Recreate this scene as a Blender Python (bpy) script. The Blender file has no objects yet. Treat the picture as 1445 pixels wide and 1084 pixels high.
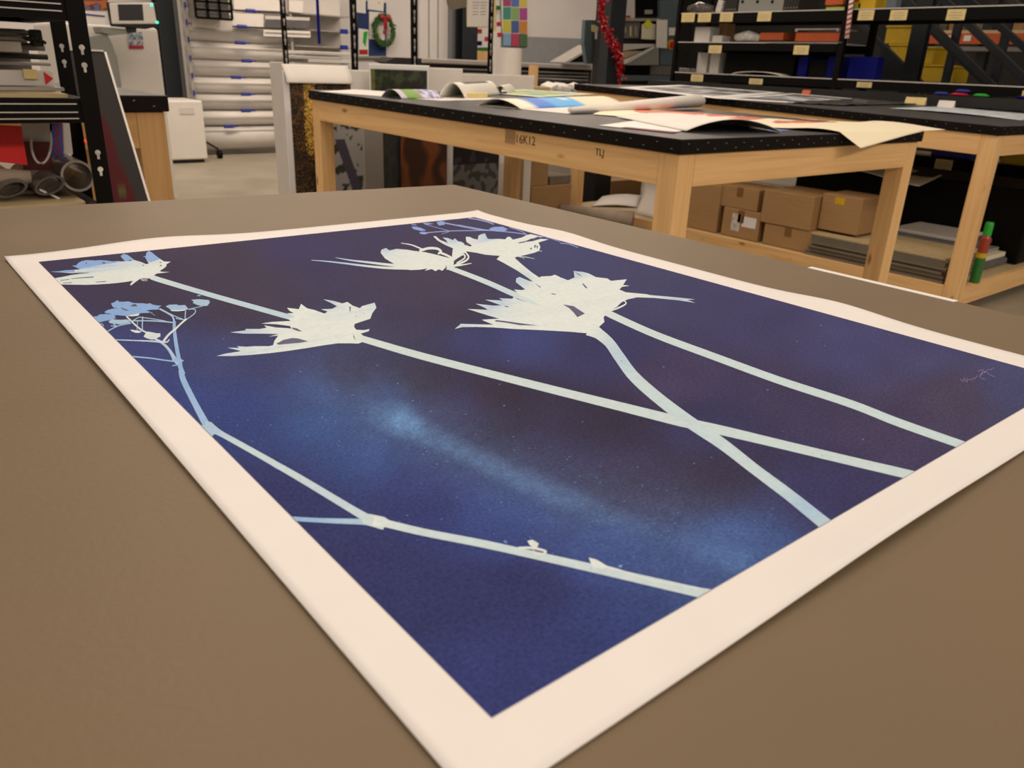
import bpy, bmesh, math, random
import numpy as np
from mathutils import Vector, Matrix, geometry, noise
random.seed(4)
S = bpy.context.scene
COL = S.collection

# ------------------------------------------------------------------ camera
FPX, YAW, PIT, ROL = 1112.01, 0.69741, 0.38443, -0.04185
TZ = 0.9                      # height of every work table
CZ = TZ + 0.17                # height of the lens
fw = Vector((math.sin(YAW)*math.cos(PIT), math.cos(YAW)*math.cos(PIT), -math.sin(PIT)))
r0 = Vector((math.cos(YAW), -math.sin(YAW), 0)); d0 = fw.cross(r0)
rt = r0*math.cos(ROL) + d0*math.sin(ROL); dn = fw.cross(rt)
cd = bpy.data.cameras.new('camera'); cam = bpy.data.objects.new('camera', cd); COL.objects.link(cam)
cam.matrix_world = Matrix(((rt.x, -dn.x, -fw.x, 0), (rt.y, -dn.y, -fw.y, 0), (rt.z, -dn.z, -fw.z, CZ), (0, 0, 0, 1)))
cd.sensor_width = 36; cd.lens = FPX*36/1445; cd.clip_start = .01; cd.clip_end = 60
cd.dof.use_dof = True; cd.dof.focus_distance = .62; cd.dof.aperture_fstop = 18
S.camera = cam
# ------------------------------------------------------------------ light
S.view_settings.view_transform = 'Standard'; S.view_settings.look = 'None'
S.view_settings.gamma = 1; S.view_settings.use_curve_mapping = False
S.view_settings.exposure = 0
wd = bpy.data.worlds.new('world'); S.world = wd; wd.use_nodes = True
wd.node_tree.nodes['Background'].inputs[0].default_value = (1, .84, .70, 1)
wd.node_tree.nodes['Background'].inputs[1].default_value = .325
def area(x, y, z, sx, sy, p, col=(1, .80, .64)):
    l = bpy.data.lights.new('ceiling_lamp', 'AREA'); l.shape = 'RECTANGLE'; l.size = sx; l.size_y = sy
    l.energy = p; l.color = col
    o = bpy.data.objects.new('ceiling_lamp', l); COL.objects.link(o); o.location = (x, y, z)
area(-.6, .6, 3.4, .5, 3.0, 9)
area(2.4, 1.6, 3.6, .5, 3.5, 30)
area(1.0, 2.9, 3.8, .5, 2.5, 46)
area(4.4, 3.4, 3.8, .5, 4.5, 30)
area(3.0, 7.4, 3.8, 3.5, .6, 120)
area(7.6, 7.2, 3.8, 3.5, .6, 120)
area(-1.5, -3.6, 3.4, 4.0, .6, 132)
area(3.2, -3.6, 3.6, 4.0, .6, 178)
area(-4.2, 1.0, 3.6, .6, 4.0, 66)
area(-3.0, 6.0, 3.6, .6, 4.0, 62)

def PZ(x, y, z=TZ):
    v = rt*((x-722.5)/FPX) + dn*((y-542)/FPX) + fw
    return Vector((0, 0, CZ)) + v*((z-CZ)/v.z)
def PX(x, y, X):
    v = rt*((x-722.5)/FPX) + dn*((y-542)/FPX) + fw
    return Vector((0, 0, CZ)) + v*(X/v.x)
def PY(x, y, Y):
    v = rt*((x-722.5)/FPX) + dn*((y-542)/FPX) + fw
    return Vector((0, 0, CZ)) + v*(Y/v.y)
def PR(p):
    p = Vector(p)-Vector((0, 0, CZ)); t = p.dot(fw)
    return 722.5+FPX*p.dot(rt)/t, 542+FPX*p.dot(dn)/t

# ------------------------------------------------------------------ materials
ILL = (1.12, .915, .745)
def lin(c):
    c /= 255
    return c/12.92 if c <= .04045 else ((c+.055)/1.055)**2.4
def A(r, g, b, k=1.0):        # surface colour behind a colour seen under the warm lamps
    return tuple(min(.92, lin(c)/i*k) for c, i in zip((r, g, b), ILL))
def newmat(name):
    m = bpy.data.materials.new(name); m.use_nodes = True
    nt = m.node_tree; return m, nt, nt.nodes['Principled BSDF']
def mat(name, c, rough=.6, metal=0, var=.12, scale=8, bump=0, bscale=60, spec=.5, emit=0, stretch=None):
    m, nt, b = newmat(name)
    b.inputs['Roughness'].default_value = rough; b.inputs['Metallic'].default_value = metal
    b.inputs['Specular IOR Level'].default_value = spec
    tc = nt.nodes.new('ShaderNodeTexCoord'); src = tc.outputs['Object']
    if stretch:
        mp = nt.nodes.new('ShaderNodeMapping'); mp.inputs['Scale'].default_value = stretch
        nt.links.new(src, mp.inputs[0]); src = mp.outputs[0]
    n = nt.nodes.new('ShaderNodeTexNoise'); n.inputs['Scale'].default_value = scale; n.inputs['Detail'].default_value = 4
    nt.links.new(src, n.inputs['Vector'])
    r = nt.nodes.new('ShaderNodeValToRGB'); r.color_ramp.elements[0].position = .3; r.color_ramp.elements[1].position = .7
    r.color_ramp.elements[0].color = tuple(v*(1-var) for v in c)+(1,)
    r.color_ramp.elements[1].color = tuple(min(1, v*(1+var)) for v in c)+(1,)
    nt.links.new(n.outputs[0], r.inputs[0]); nt.links.new(r.outputs[0], b.inputs['Base Color'])
    if bump:
        n2 = nt.nodes.new('ShaderNodeTexNoise'); n2.inputs['Scale'].default_value = bscale
        nt.links.new(src, n2.inputs['Vector'])
        bp = nt.nodes.new('ShaderNodeBump'); bp.inputs['Strength'].default_value = bump; bp.inputs['Distance'].default_value = .002
        nt.links.new(n2.outputs[0], bp.inputs['Height']); nt.links.new(bp.outputs[0], b.inputs['Normal'])
    if emit:
        b.inputs['Emission Color'].default_value = c+(1,); b.inputs['Emission Strength'].default_value = emit
    return m
def painted(name, rough=.5, grain=0, gscale=600, spec=.5):     # colour kept per vertex: flat print on paper
    m, nt, b = newmat(name)
    b.inputs['Roughness'].default_value = rough; b.inputs['Specular IOR Level'].default_value = spec
    a = nt.nodes.new('ShaderNodeVertexColor'); a.layer_name = 'ink'
    out = a.outputs[0]
    if grain:
        tc = nt.nodes.new('ShaderNodeTexCoord')
        n = nt.nodes.new('ShaderNodeTexNoise'); n.inputs['Scale'].default_value = gscale; n.inputs['Detail'].default_value = 5
        nt.links.new(tc.outputs['Object'], n.inputs['Vector'])
        mr = nt.nodes.new('ShaderNodeMapRange'); mr.inputs[1].default_value = .25; mr.inputs[2].default_value = .75
        mr.inputs[3].default_value = 1-grain; mr.inputs[4].default_value = 1+grain
        nt.links.new(n.outputs[0], mr.inputs[0])
        mx = nt.nodes.new('ShaderNodeVectorMath'); mx.operation = 'SCALE'
        nt.links.new(out, mx.inputs[0]); nt.links.new(mr.outputs[0], mx.inputs['Scale']); out = mx.outputs[0]
    nt.links.new(out, b.inputs['Base Color'])
    return m
def woodmat(name, c, axis=1, dark=.55):
    m, nt, b = newmat(name); b.inputs['Roughness'].default_value = .62
    tc = nt.nodes.new('ShaderNodeTexCoord'); mp = nt.nodes.new('ShaderNodeMapping')
    sc = [34, 34, 34]; sc[axis] = 1.6; mp.inputs['Scale'].default_value = sc
    nt.links.new(tc.outputs['Object'], mp.inputs[0])
    n = nt.nodes.new('ShaderNodeTexNoise'); n.inputs['Scale'].default_value = 1; n.inputs['Detail'].default_value = 5; n.inputs['Distortion'].default_value = 1.2
    nt.links.new(mp.outputs[0], n.inputs['Vector'])
    r = nt.nodes.new('ShaderNodeValToRGB'); r.color_ramp.elements[0].position = .28; r.color_ramp.elements[1].position = .62
    r.color_ramp.elements[0].color = (c[0]*.84, c[1]*.77, c[2]*.70, 1); r.color_ramp.elements[1].color = c+(1,)
    nt.links.new(n.outputs[0], r.inputs[0])
    # knots
    mp2 = nt.nodes.new('ShaderNodeMapping'); s2 = [14, 14, 14]; s2[axis] = 5; mp2.inputs['Scale'].default_value = s2
    nt.links.new(tc.outputs['Object'], mp2.inputs[0])
    v = nt.nodes.new('ShaderNodeTexVoronoi'); v.inputs['Scale'].default_value = .8
    nt.links.new(mp2.outputs[0], v.inputs['Vector'])
    r2 = nt.nodes.new('ShaderNodeValToRGB'); r2.color_ramp.elements[0].position = .05; r2.color_ramp.elements[1].position = .13
    r2.color_ramp.elements[0].color = (dark*.7, dark*.55, dark*.45, 1); r2.color_ramp.elements[1].color = (1, 1, 1, 1)
    nt.links.new(v.outputs['Distance'], r2.inputs[0])
    mx = nt.nodes.new('ShaderNodeMix'); mx.data_type = 'RGBA'; mx.blend_type = 'MULTIPLY'; mx.inputs[0].default_value = 1
    nt.links.new(r.outputs[0], mx.inputs[6]); nt.links.new(r2.outputs[0], mx.inputs[7])
    nt.links.new(mx.outputs[2], b.inputs['Base Color'])
    return m
WOODC = (.80, .525, .235)
M = dict(
 paper=mat('white_paper', (.80, .80, .80), .55, var=.015, scale=30),
 whitep=mat('plain_white_paper', (.78, .76, .72), .6, var=.03),
 cream=mat('cream_paper', A(240, 215, 170, .95), .6, var=.03),
 kraft=mat('brown_table_paper', A(131, 104, 73, .87), .5, var=.05, scale=6, spec=.28, bump=.12, bscale=300),
 black=mat('black_powder_coat', (.0035, .0033, .003), .5, var=.1, spec=.10),
 rubber=mat('black_rubber', A(66, 61, 58, .9), .36, var=.25, scale=10, bump=.1),
 rubberedge=mat('black_rubber_edge', (.007, .005, .005), .6, var=.2, spec=.12),
 steel=mat('bare_steel', (.62, .60, .58), .35, .8, var=.1),
 wx=woodmat('pine_grain_x', WOODC, 0), wy=woodmat('pine_grain_y', WOODC, 1), wz=woodmat('pine_grain_z', WOODC, 2),
 ply=mat('plywood', A(200, 165, 115), .6, var=.12, stretch=(2, 20, 20)),
 card=mat('cardboard', A(176, 128, 78, .95), .75, var=.08, stretch=(3, 3, 60), scale=3),
 cardd=mat('grey_cardboard', A(132, 112, 88, .85), .8, var=.1),
 tape=mat('clear_tape', (.55, .54, .52), .25, var=.3, scale=40),
 btape=mat('brown_tape', A(135, 90, 45), .3, var=.1),
 concrete=mat('polished_concrete', A(168, 146, 118, .86), .42, var=.16, scale=2.5, bump=.05),
 wall=mat('painted_wall', (.72, .70, .68), .7, var=.03, scale=2),
 wallg=mat('grey_wall_panel', A(150, 140, 130, 1.1), .5, var=.05),
 walld=mat('unlit_warehouse_wall', (.012, .011, .010), .8, var=.1),  # near-black colour stands in for the darkness of the unlit warehouse
 col=mat('slate_blue_steel_paint', (.024, .029, .034), .45, var=.1, spec=.25),
 white=mat('white_plastic', (.74, .72, .68), .4, var=.02),
 offw=mat('off_white_plastic', (.63, .61, .58), .45, var=.03),
 greyp=mat('sage_grey_plastic', (.24, .25, .23), .5, var=.04),
 dgrey=mat('dark_grey_plastic', (.025, .025, .025), .5, var=.1, spec=.2),
 mgrey=mat('mid_grey_metal', (.20, .19, .18), .4, .3, var=.1),
 lgrey=mat('light_grey_metal', (.42, .40, .37), .35, .3, var=.08),
 screen=mat('dim_screen', (.035, .035, .04), .2, var=.1),
 led=mat('green_led', (.02, .9, .55), .4, emit=1.6, var=0),
 redled=mat('red_led', (1, .03, .01), .4, emit=1.2, var=0),
 blue=mat('blue_plastic', (.012, .03, .30), .45, var=.1),
 dblue=mat('deep_blue_plastic', (.003, .005, .13), .5, var=.1, spec=.1),
 pin=mat('blue_felt_board', (.012, .035, .13), .8, var=.15, scale=40),
 slate=mat('slate_blue_machine_paint', (.095, .135, .155), .42, var=.05),
 red=mat('red_sheet', (.62, .008, .008), .5, var=.04),
 maroon=mat('maroon_sheet', (.10, .008, .008), .5, var=.1),
 yellow=mat('yellow_plastic', (.60, .40, .008), .45, var=.1),
 label=mat('yellowed_label_card', A(222, 186, 118, 1.1), .6, var=.06, scale=60),
 orange=mat('orange_steel_paint', (.50, .085, .012), .45, var=.1),
 green=mat('green_plastic', (.02, .40, .04), .4, var=.05),
 dgreen=mat('spray_can_green', (.03, .16, .03), .3, var=.15, scale=60),
 lime=mat('lime_plastic', (.35, .45, .02), .4, var=.1),
 rust=mat('spray_can_red', (.35, .05, .02), .35, var=.1),
 brownp=mat('brown_wrapping_paper', A(180, 150, 122, .9), .75, var=.12, scale=12, bump=.4, bscale=20),
 tinsel=mat('red_tinsel_foil', (.55, .01, .03), .22, .75, var=.4, scale=120),
 tinselp=mat('pink_tinsel_foil', (.85, .42, .42), .25, .6, var=.3, scale=120),
 leaf=mat('wreath_green', (.045, .13, .02), .7, var=.4, scale=80),
 bow=mat('red_ribbon', (.40, .02, .02), .5, var=.2),
 note=mat('yellow_sticky_note', (.72, .72, .02), .6, var=.03),
 pink=mat('pink_felt', (.55, .012, .06), .7), ink=mat('black_marker', (.10, .06, .035), .7),
 inkg=mat('grey_print', (.30, .28, .27), .7),
 foil=mat('grey_plastic_film', (.09, .085, .08), .22, .1, var=.3, scale=30, bump=.5, bscale=40),
 greycard=mat('grey_board', (.11, .11, .12), .5, var=.15),
 paint=painted('printed_colour', .5), inkmat=painted('cyanotype_ink', .65, .30, 700, .05),
 flower=painted('cyanotype_flower', .55, .07, 300, .4))
m, nt, b = newmat('clear_plastic_film'); b.inputs['Base Color'].default_value = (.75, .73, .70, 1)
b.inputs['Roughness'].default_value = .15; b.inputs['Alpha'].default_value = .35; M['clear'] = m

# ------------------------------------------------------------------ builders
def setp(o, label=None, cat=None, group=None, kind=None):
    if label: o['label'] = label
    if cat: o['category'] = cat
    if group: o['group'] = group
    if kind: o['kind'] = kind
    return o
def thing(name, label, cat, loc, group=None):
    o = bpy.data.objects.new(name, None); COL.objects.link(o); o.location = loc; o.empty_display_size = .05
    return setp(o, label, cat, group)
def wloc(p):
    v = Vector((0, 0, 0))
    while p is not None:
        v += p.location; p = p.parent
    return v
class MB:
    def __init__(s): s.v = []; s.f = []; s.c = []
    def add(s, vs, fs, c=None):
        k = len(s.v); s.v += [Vector(v) for v in vs]; s.f += [tuple(i+k for i in f) for f in fs]
        if c is not None: s.c += list(c)
        return s
    def box(s, x0, y0, z0, x1, y1, z1):
        x0, x1 = sorted((x0, x1)); y0, y1 = sorted((y0, y1)); z0, z1 = sorted((z0, z1))
        return s.add([(x, y, z) for z in (z0, z1) for x, y in ((x0, y0), (x1, y0), (x1, y1), (x0, y1))],
                     [(3, 2, 1, 0), (4, 5, 6, 7), (0, 1, 5, 4), (1, 2, 6, 5), (2, 3, 7, 6), (3, 0, 4, 7)])
    def obox(s, c, sx, sy, sz, rz=0, rx=0, ry=0):
        R = Matrix.Rotation(rz, 3, 'Z') @ Matrix.Rotation(rx, 3, 'X') @ Matrix.Rotation(ry, 3, 'Y'); c = Vector(c)
        vs = [c + R @ Vector((x*sx/2, y*sy/2, z*sz/2)) for z in (-1, 1) for x, y in ((-1, -1), (1, -1), (1, 1), (-1, 1))]
        return s.add(vs, [(3, 2, 1, 0), (4, 5, 6, 7), (0, 1, 5, 4), (1, 2, 6, 5), (2, 3, 7, 6), (3, 0, 4, 7)])
    def tube(s, pts, r, n=10, cap=True, flat=(1, 1)):
        pts = [Vector(p) for p in pts]; k0 = len(s.v)
        rs = r if isinstance(r, (list, tuple)) else [r]*len(pts)
        t0 = (pts[1]-pts[0]).normalized(); up = Vector((0, 0, 1)) if abs(t0.z) < .9 else Vector((1, 0, 0))
        for i, p in enumerate(pts):
            t = (pts[min(i+1, len(pts)-1)]-pts[max(i-1, 0)]).normalized()
            a = t.cross(up).normalized(); b_ = a.cross(t)
            for j in range(n):
                an = 2*math.pi*j/n
                s.v.append(p + a*math.cos(an)*rs[i]*flat[0] + b_*math.sin(an)*rs[i]*flat[1])
        for i in range(len(pts)-1):
            for j in range(n):
                s.f.append((k0+i*n+j, k0+i*n+(j+1) % n, k0+(i+1)*n+(j+1) % n, k0+(i+1)*n+j))
        if cap:
            s.f.append(tuple(k0+j for j in range(n))[::-1]); s.f.append(tuple(k0+(len(pts)-1)*n+j for j in range(n)))
        return s
    def pipe(s, p0, p1, ro, ri, n=24):     # hollow tube
        p0, p1 = Vector(p0), Vector(p1); t = (p1-p0).normalized(); up = Vector((0, 0, 1)) if abs(t.z) < .9 else Vector((1, 0, 0))
        a = t.cross(up).normalized(); b_ = a.cross(t); k = len(s.v)
        for p, r in ((p0, ro), (p1, ro), (p1, ri), (p0, ri)):
            for j in range(n):
                an = 2*math.pi*j/n; s.v.append(p+(a*math.cos(an)+b_*math.sin(an))*r)
        for q in range(4):
            for j in range(n):
                s.f.append((k+q*n+j, k+q*n+(j+1) % n, k+((q+1) % 4)*n+(j+1) % n, k+((q+1) % 4)*n+j))
        return s
    def prism(s, poly, vec):               # closed outline swept along vec
        n = len(poly); vec = Vector(vec); k = len(s.v)
        s.v += [Vector(p) for p in poly]+[Vector(p)+vec for p in poly]
        s.f += [tuple(k+i for i in range(n)), tuple(k+n+i for i in range(n))[::-1]]
        s.f += [(k+i, k+n+i, k+n+(i+1) % n, k+(i+1) % n) for i in range(n)]
        return s
    def build(s, name, m, parent=None, loc=None, smooth=False, bevel=0, solid=0, uvw=None):
        if parent is not None: o0 = wloc(parent)
        elif loc is not None: o0 = Vector(loc)
        else:
            xs = [v.x for v in s.v]; ys = [v.y for v in s.v]; zs = [v.z for v in s.v]
            o0 = Vector(((min(xs)+max(xs))/2, (min(ys)+max(ys))/2, min(zs)))
        me = bpy.data.meshes.new(name); me.from_pydata([tuple(v-o0) for v in s.v], [], s.f)
        if s.c:
            a = me.color_attributes.new('ink', 'FLOAT_COLOR', 'POINT')
            a.data.foreach_set('color', np.array([tuple(c)[:3]+(1,) for c in s.c], dtype=np.float32).ravel())
        bm = bmesh.new(); bm.from_mesh(me); bmesh.ops.recalc_face_normals(bm, faces=bm.faces)
        if uvw is not None:                # open sheets: make the first face look that way
            bm.faces.ensure_lookup_table()
            if bm.faces[0].normal.dot(Vector(uvw)) < 0: bmesh.ops.reverse_faces(bm, faces=bm.faces)
        bm.to_mesh(me); bm.free()
        if smooth:
            for p in me.polygons: p.use_smooth = True
        if m is not None: me.materials.append(M[m] if isinstance(m, str) else m)
        o = bpy.data.objects.new(name, me); COL.objects.link(o)
        if parent is not None: o.parent = parent
        else: o.location = o0
        if bevel:
            md = o.modifiers.new('bevel', 'BEVEL'); md.width = bevel; md.segments = 2; md.limit_method = 'ANGLE'
        if solid:
            md = o.modifiers.new('thickness', 'SOLIDIFY'); md.thickness = solid; md.offset = -1
        return o
def grid(P, nu, nv, colfn=None):
    s = MB()
    for j in range(nv+1):
        for i in range(nu+1):
            s.v.append(Vector(P(i/nu, j/nv)))
            if colfn: s.c.append(colfn(i/nu, j/nv))
    for j in range(nv):
        for i in range(nu):
            a = j*(nu+1)+i; s.f.append((a, a+1, a+nu+2, a+nu+1))
    return s
def lerp(a, b, t): return a+(b-a)*t
def quad(A_, B_, C_, D_):     # bilinear patch
    A_, B_, C_, D_ = map(Vector, (A_, B_, C_, D_))
    return lambda u, v: lerp(lerp(A_, B_, u), lerp(D_, C_, u), v)
def text(s, name, m, size, loc, rot, parent=None, ext=.0004):
    cu = bpy.data.curves.new(name, 'FONT'); cu.body = s; cu.size = size; cu.extrude = ext; cu.align_x = 'CENTER'; cu.align_y = 'CENTER'
    cu.resolution_u = 2
    tmp = bpy.data.objects.new(name, cu); COL.objects.link(tmp)
    dg = bpy.context.evaluated_depsgraph_get(); dg.update()
    me = bpy.data.meshes.new_from_object(tmp.evaluated_get(dg)); bpy.data.objects.remove(tmp)
    me.materials.clear(); me.materials.append(M[m])
    o = bpy.data.objects.new(name, me); COL.objects.link(o)
    o.parent = parent; o.location = Vector(loc)-wloc(parent); o.rotation_euler = rot
    return o
def fbox(x0, y0, x1, y1, Y, dep):      # box facing the camera side (-Y), front face at Y
    a = PY(x0, (y0+y1)/2, Y); b_ = PY(x1, (y0+y1)/2, Y); t = PY((x0+x1)/2, y0, Y).z; u = PY((x0+x1)/2, y1, Y).z
    return (a.x, Y, u, b_.x, Y+dep, t)
def sbox(x0, y0, x1, y1, X, dep):      # box facing -X, front face at X
    a = PX(x0, (y0+y1)/2, X); b_ = PX(x1, (y0+y1)/2, X); t = PX((x0+x1)/2, y0, X).z; u = PX((x0+x1)/2, y1, X).z
    return (X, b_.y, u, X+dep, a.y, t)

# ================================================================== SETTING
MB().box(-7, -3, -.05, 13, 10.4, 0).build('floor', 'concrete').__setitem__('kind', 'structure')
MB().box(-7, 10.3, 0, 10.75, 10.45, 4.0).build('wall_back', 'wall').__setitem__('kind', 'structure')
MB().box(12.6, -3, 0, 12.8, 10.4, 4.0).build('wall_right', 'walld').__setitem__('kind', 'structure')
MB().box(10.751, 10.3, 0, 12.6, 10.45, 4.0).build('wall_back_unlit', 'walld').__setitem__('kind', 'structure')  # far end of the back wall, lack of light painted into its colour

# ================================================================== OUR TABLE
wt = thing('work_table', 'large foreground work table covered in brown paper, holding the blue botanical print', 'table', (-.2, .2, 0))
a, b_, c_, d_ = Vector((.70, .990, TZ)), Vector((-1.1, 1.146, TZ)), Vector((-1.1, -.75, TZ)), Vector((.70, -.75, TZ))
s = MB(); s.prism([a, b_, c_, d_], (0, 0, -.003)); s.build('paper_cover', 'kraft', wt)
s = MB(); s.prism([a+Vector((-.006, -.006, -.0035)), b_+Vector((0, -.006, -.0035)), c_, d_+Vector((-.006, 0, -.0035))], (0, 0, -.032)); s.build('table_top', 'ply', wt)
MB().box(.6955, .258, TZ-.012, .7035, .395, TZ+.0004).build('edge_strip', 'paper', wt)['label'] = 'white edging strip along the right side'
for x in (-1.0, .60):
    for y in (-.65, .88):
        MB().box(x-.04, y-.04, 0, x+.04, y+.04, TZ-.036).build('leg', 'wz', wt, bevel=.003)
MB().box(-1.0, .86, TZ-.13, .60, .90, TZ-.036).build('apron', 'wx', wt)
MB().box(-1.0, -.67, TZ-.13, .60, -.63, TZ-.036).build('apron', 'wx', wt)
MB().box(.56, -.61, TZ-.13, .60, .84, TZ-.036).build('apron', 'wy', wt)

# ================================================================== THE PRINT
X0, X1 = .1070, .5630; Y0, Y1 = .1305, .7540      # inked rectangle
OX0, OX1, OY0, OY1 = .0865, .5870, .1085, .7800    # sheet
PZ0 = TZ + .0012
print_ = thing('botanical_print', 'white-bordered deep blue botanical print lying flat on the brown paper table', 'print', (X0, Y0, TZ))
def paper_h(x, y):
    e = 0
    dx0 = max(0, (X0-x)/(X0-OX0)); dy1 = max(0, (y-Y1)/(OY1-Y1)); dx1 = max(0, (x-X1)/(OX1-X1)); dy0 = max(0, (Y0-y)/(Y0-OY0))
    e += dx0**1.5*.0019*(.25+.75*math.exp(-((y-.46)/.16)**2))
    e += dy1**1.5*.0042*math.exp(-((x-.21)/.06)**2) + dy1**1.5*.0015
    e += dx1**1.5*(.0030*math.exp(-((y-.62)/.05)**2)+.0035*math.exp(-((y-.30)/.045)**2)+.0012)
    e += dy0**1.5*.0030*math.exp(-((x-.30)/.10)**2)
    return e
xs = np.unique(np.concatenate([np.linspace(OX0, X0, 6), np.linspace(X0, X1, 50), np.linspace(X1, OX1, 6)]))
ys = np.unique(np.concatenate([np.linspace(OY0, Y0, 6), np.linspace(Y0, Y1, 70), np.linspace(Y1, OY1, 6)]))
s = MB()
for y in ys:
    for x in xs: s.v.append(Vector((x, y, PZ0-.0002+paper_h(x, y))))
n = len(xs)
for j in range(len(ys)-1):
    for i in range(n-1): s.f.append((j*n+i, j*n+i+1, (j+1)*n+i+1, (j+1)*n+i))
s.build('paper_sheet', 'paper', print_, smooth=True, solid=.0006, uvw=(0, 0, 1))
SMP = [(100,385,72,60,85),(300,380,72,58,78),(500,340,68,58,90),(600,400,75,62,85),(350,430,72,60,80),(200,430,70,58,78),(180,490,72,76,130),
(230,560,66,74,130),(350,580,60,72,128),(300,520,72,76,120),(400,520,66,64,105),(500,530,60,50,75),(600,540,62,50,68),(700,560,62,50,68),(450,600,58,76,130),
(500,650,62,76,130),(400,700,60,60,105),(600,710,62,66,118),(480,800,62,62,105),(600,850,60,62,105),(700,950,64,68,118),(850,870,62,70,120),(750,840,60,60,105),
(900,680,68,55,78),(1000,680,64,52,72),(1100,560,74,64,92),(950,540,78,66,96),(1050,770,70,82,132),(1150,700,68,62,98),(1250,600,80,68,95),(1350,560,85,72,92),
(1420,545,82,80,115),(1300,500,82,76,112),(1200,490,80,76,115),(1050,440,74,68,105),(900,400,74,70,105),(800,370,72,72,112),(1000,600,66,60,95),(680,480,66,66,110),
(740,480,68,74,125),(850,500,64,60,100),(560,450,70,62,88),(650,440,70,60,82),(430,340,66,58,95),(760,620,62,52,78),(800,650,64,54,82),(640,570,66,58,90),
(280,560,66,76,132),(430,560,62,70,120),(540,570,64,70,112),(700,740,66,76,132),(850,790,66,76,130),(950,830,64,72,122),(740,600,60,50,70),(860,600,60,50,70)]
SM = np.array(SMP, float)
def ground(px, py):
    w = 1/(((SM[:, 0]-px)**2+((SM[:, 1]-py)*1.6)**2)+900)**2.0
    c = (w[:, None]*SM[:, 2:]).sum(0)/w.sum()
    # pale streak exposed across the sheet
    L = [(470, 560, 30, .10), (535, 586, 30, .42), (566, 597, 24, .78), (605, 618, 22, .52), (680, 655, 22, .46), (760, 690, 24, .52), (850, 728, 28, .36), (940, 760, 34, .27), (1040, 795, 34, .38)]
    g = 0
    for (ax, ay, ar, ag), (bx, by, br, bg) in zip(L, L[1:]):
        t = max(0, min(1, ((px-ax)*(bx-ax)+(py-ay)*(by-ay))/((bx-ax)**2+(by-ay)**2)))
        qx, qy = ax+(bx-ax)*t, ay+(by-ay)*t; r = ar+(br-ar)*t
        g = max(g, (ag+(bg-ag)*t)*math.exp(-((px-qx)**2+(py-qy)**2)/(r*r)*.9))
        g = max(g, .24*math.exp(-((px-qx)**2+(py-qy)**2)/(r*r*8)))
    nz = noise.noise(Vector((px*.05, py*.09, 0)))*.45+noise.noise(Vector((px*.15, py*.25, 3)))*.35+noise.noise(Vector((px*.5, py*.8, 8)))*.35
    g *= 1+nz*.5
    c = c*(1-g)+np.array((138, 186, 228))*g
    c = c*(1+.05*noise.noise(Vector((px*.02, py*.03, 7))))
    return A(c[0], c[1], c[2], .78)
def pcol(u, v):
    px, py = PR((X0+(X1-X0)*u, Y0+(Y1-Y0)*v, TZ)); return ground(px, py)
g_ = grid(lambda u, v: (X0+(X1-X0)*u, Y0+(Y1-Y0)*v, PZ0), 170, 230, pcol)
g_.build('printed_ground', 'inkmat', print_, uvw=(0, 0, 1))['label'] = 'deep blue and purple printed ground with a pale streak'

ZM = dict(A=(0, 330, .16609), B=(60, 350, .13841), C=(560, 300, .17993), D=(130, 410, .13149), E=(290, 390, .20761),
          F=(420, 290, .24913), G=(620, 370, .26298), H=(1180, 460, .22139), I=(200, 480, .29515), J=(600, 640, .35986), K=(800, 420, .31373), P=(0, 0, 1))
def topx(z, p): ox, oy, k = ZM[z]; return (ox+p[0]*k, oy+p[1]*k)
def clip(poly):
    for ax, lim, sg in ((0, X0, 1), (0, X1, -1), (1, Y0, 1), (1, Y1, -1)):
        out = []
        for i in range(len(poly)):
            p, q = poly[i-1], poly[i]; dp = (p[ax]-lim)*sg; dq = (q[ax]-lim)*sg
            if (dp >= 0) != (dq >= 0):
                t = dp/(dp-dq); out.append(tuple(p[k]+(q[k]-p[k])*t for k in (0, 1)))
            if dq >= 0: out.append(q)
        poly = out
        if len(poly) < 3: return []
    return poly
CR, BL, MID, VI = (227, 225, 209), (128, 164, 206), (186, 203, 204), (120, 130, 190)
PALE = [(110, 372, 26, .8), (165, 368, 12, .9), (212, 362, 14, .9), (325, 500, 22, .35), (345, 470, 25, .5), (465, 432, 14, .5), (525, 432, 14, .3), (470, 370, 55, .6), (545, 345, 22, .7),
        (690, 335, 14, .6), (640, 340, 14, .5), (735, 398, 14, .6), (815, 390, 14, .5), (700, 430, 22, .5), (680, 440, 14, .5), (655, 462, 16, .4), (960, 425, 30, .5), (1140, 720, 40, .4), (255, 530, 70, .55), (300, 610, 30, .4), (430, 738, 40, .6), (880, 505, 30, .25)]
LAY = [0]
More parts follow.
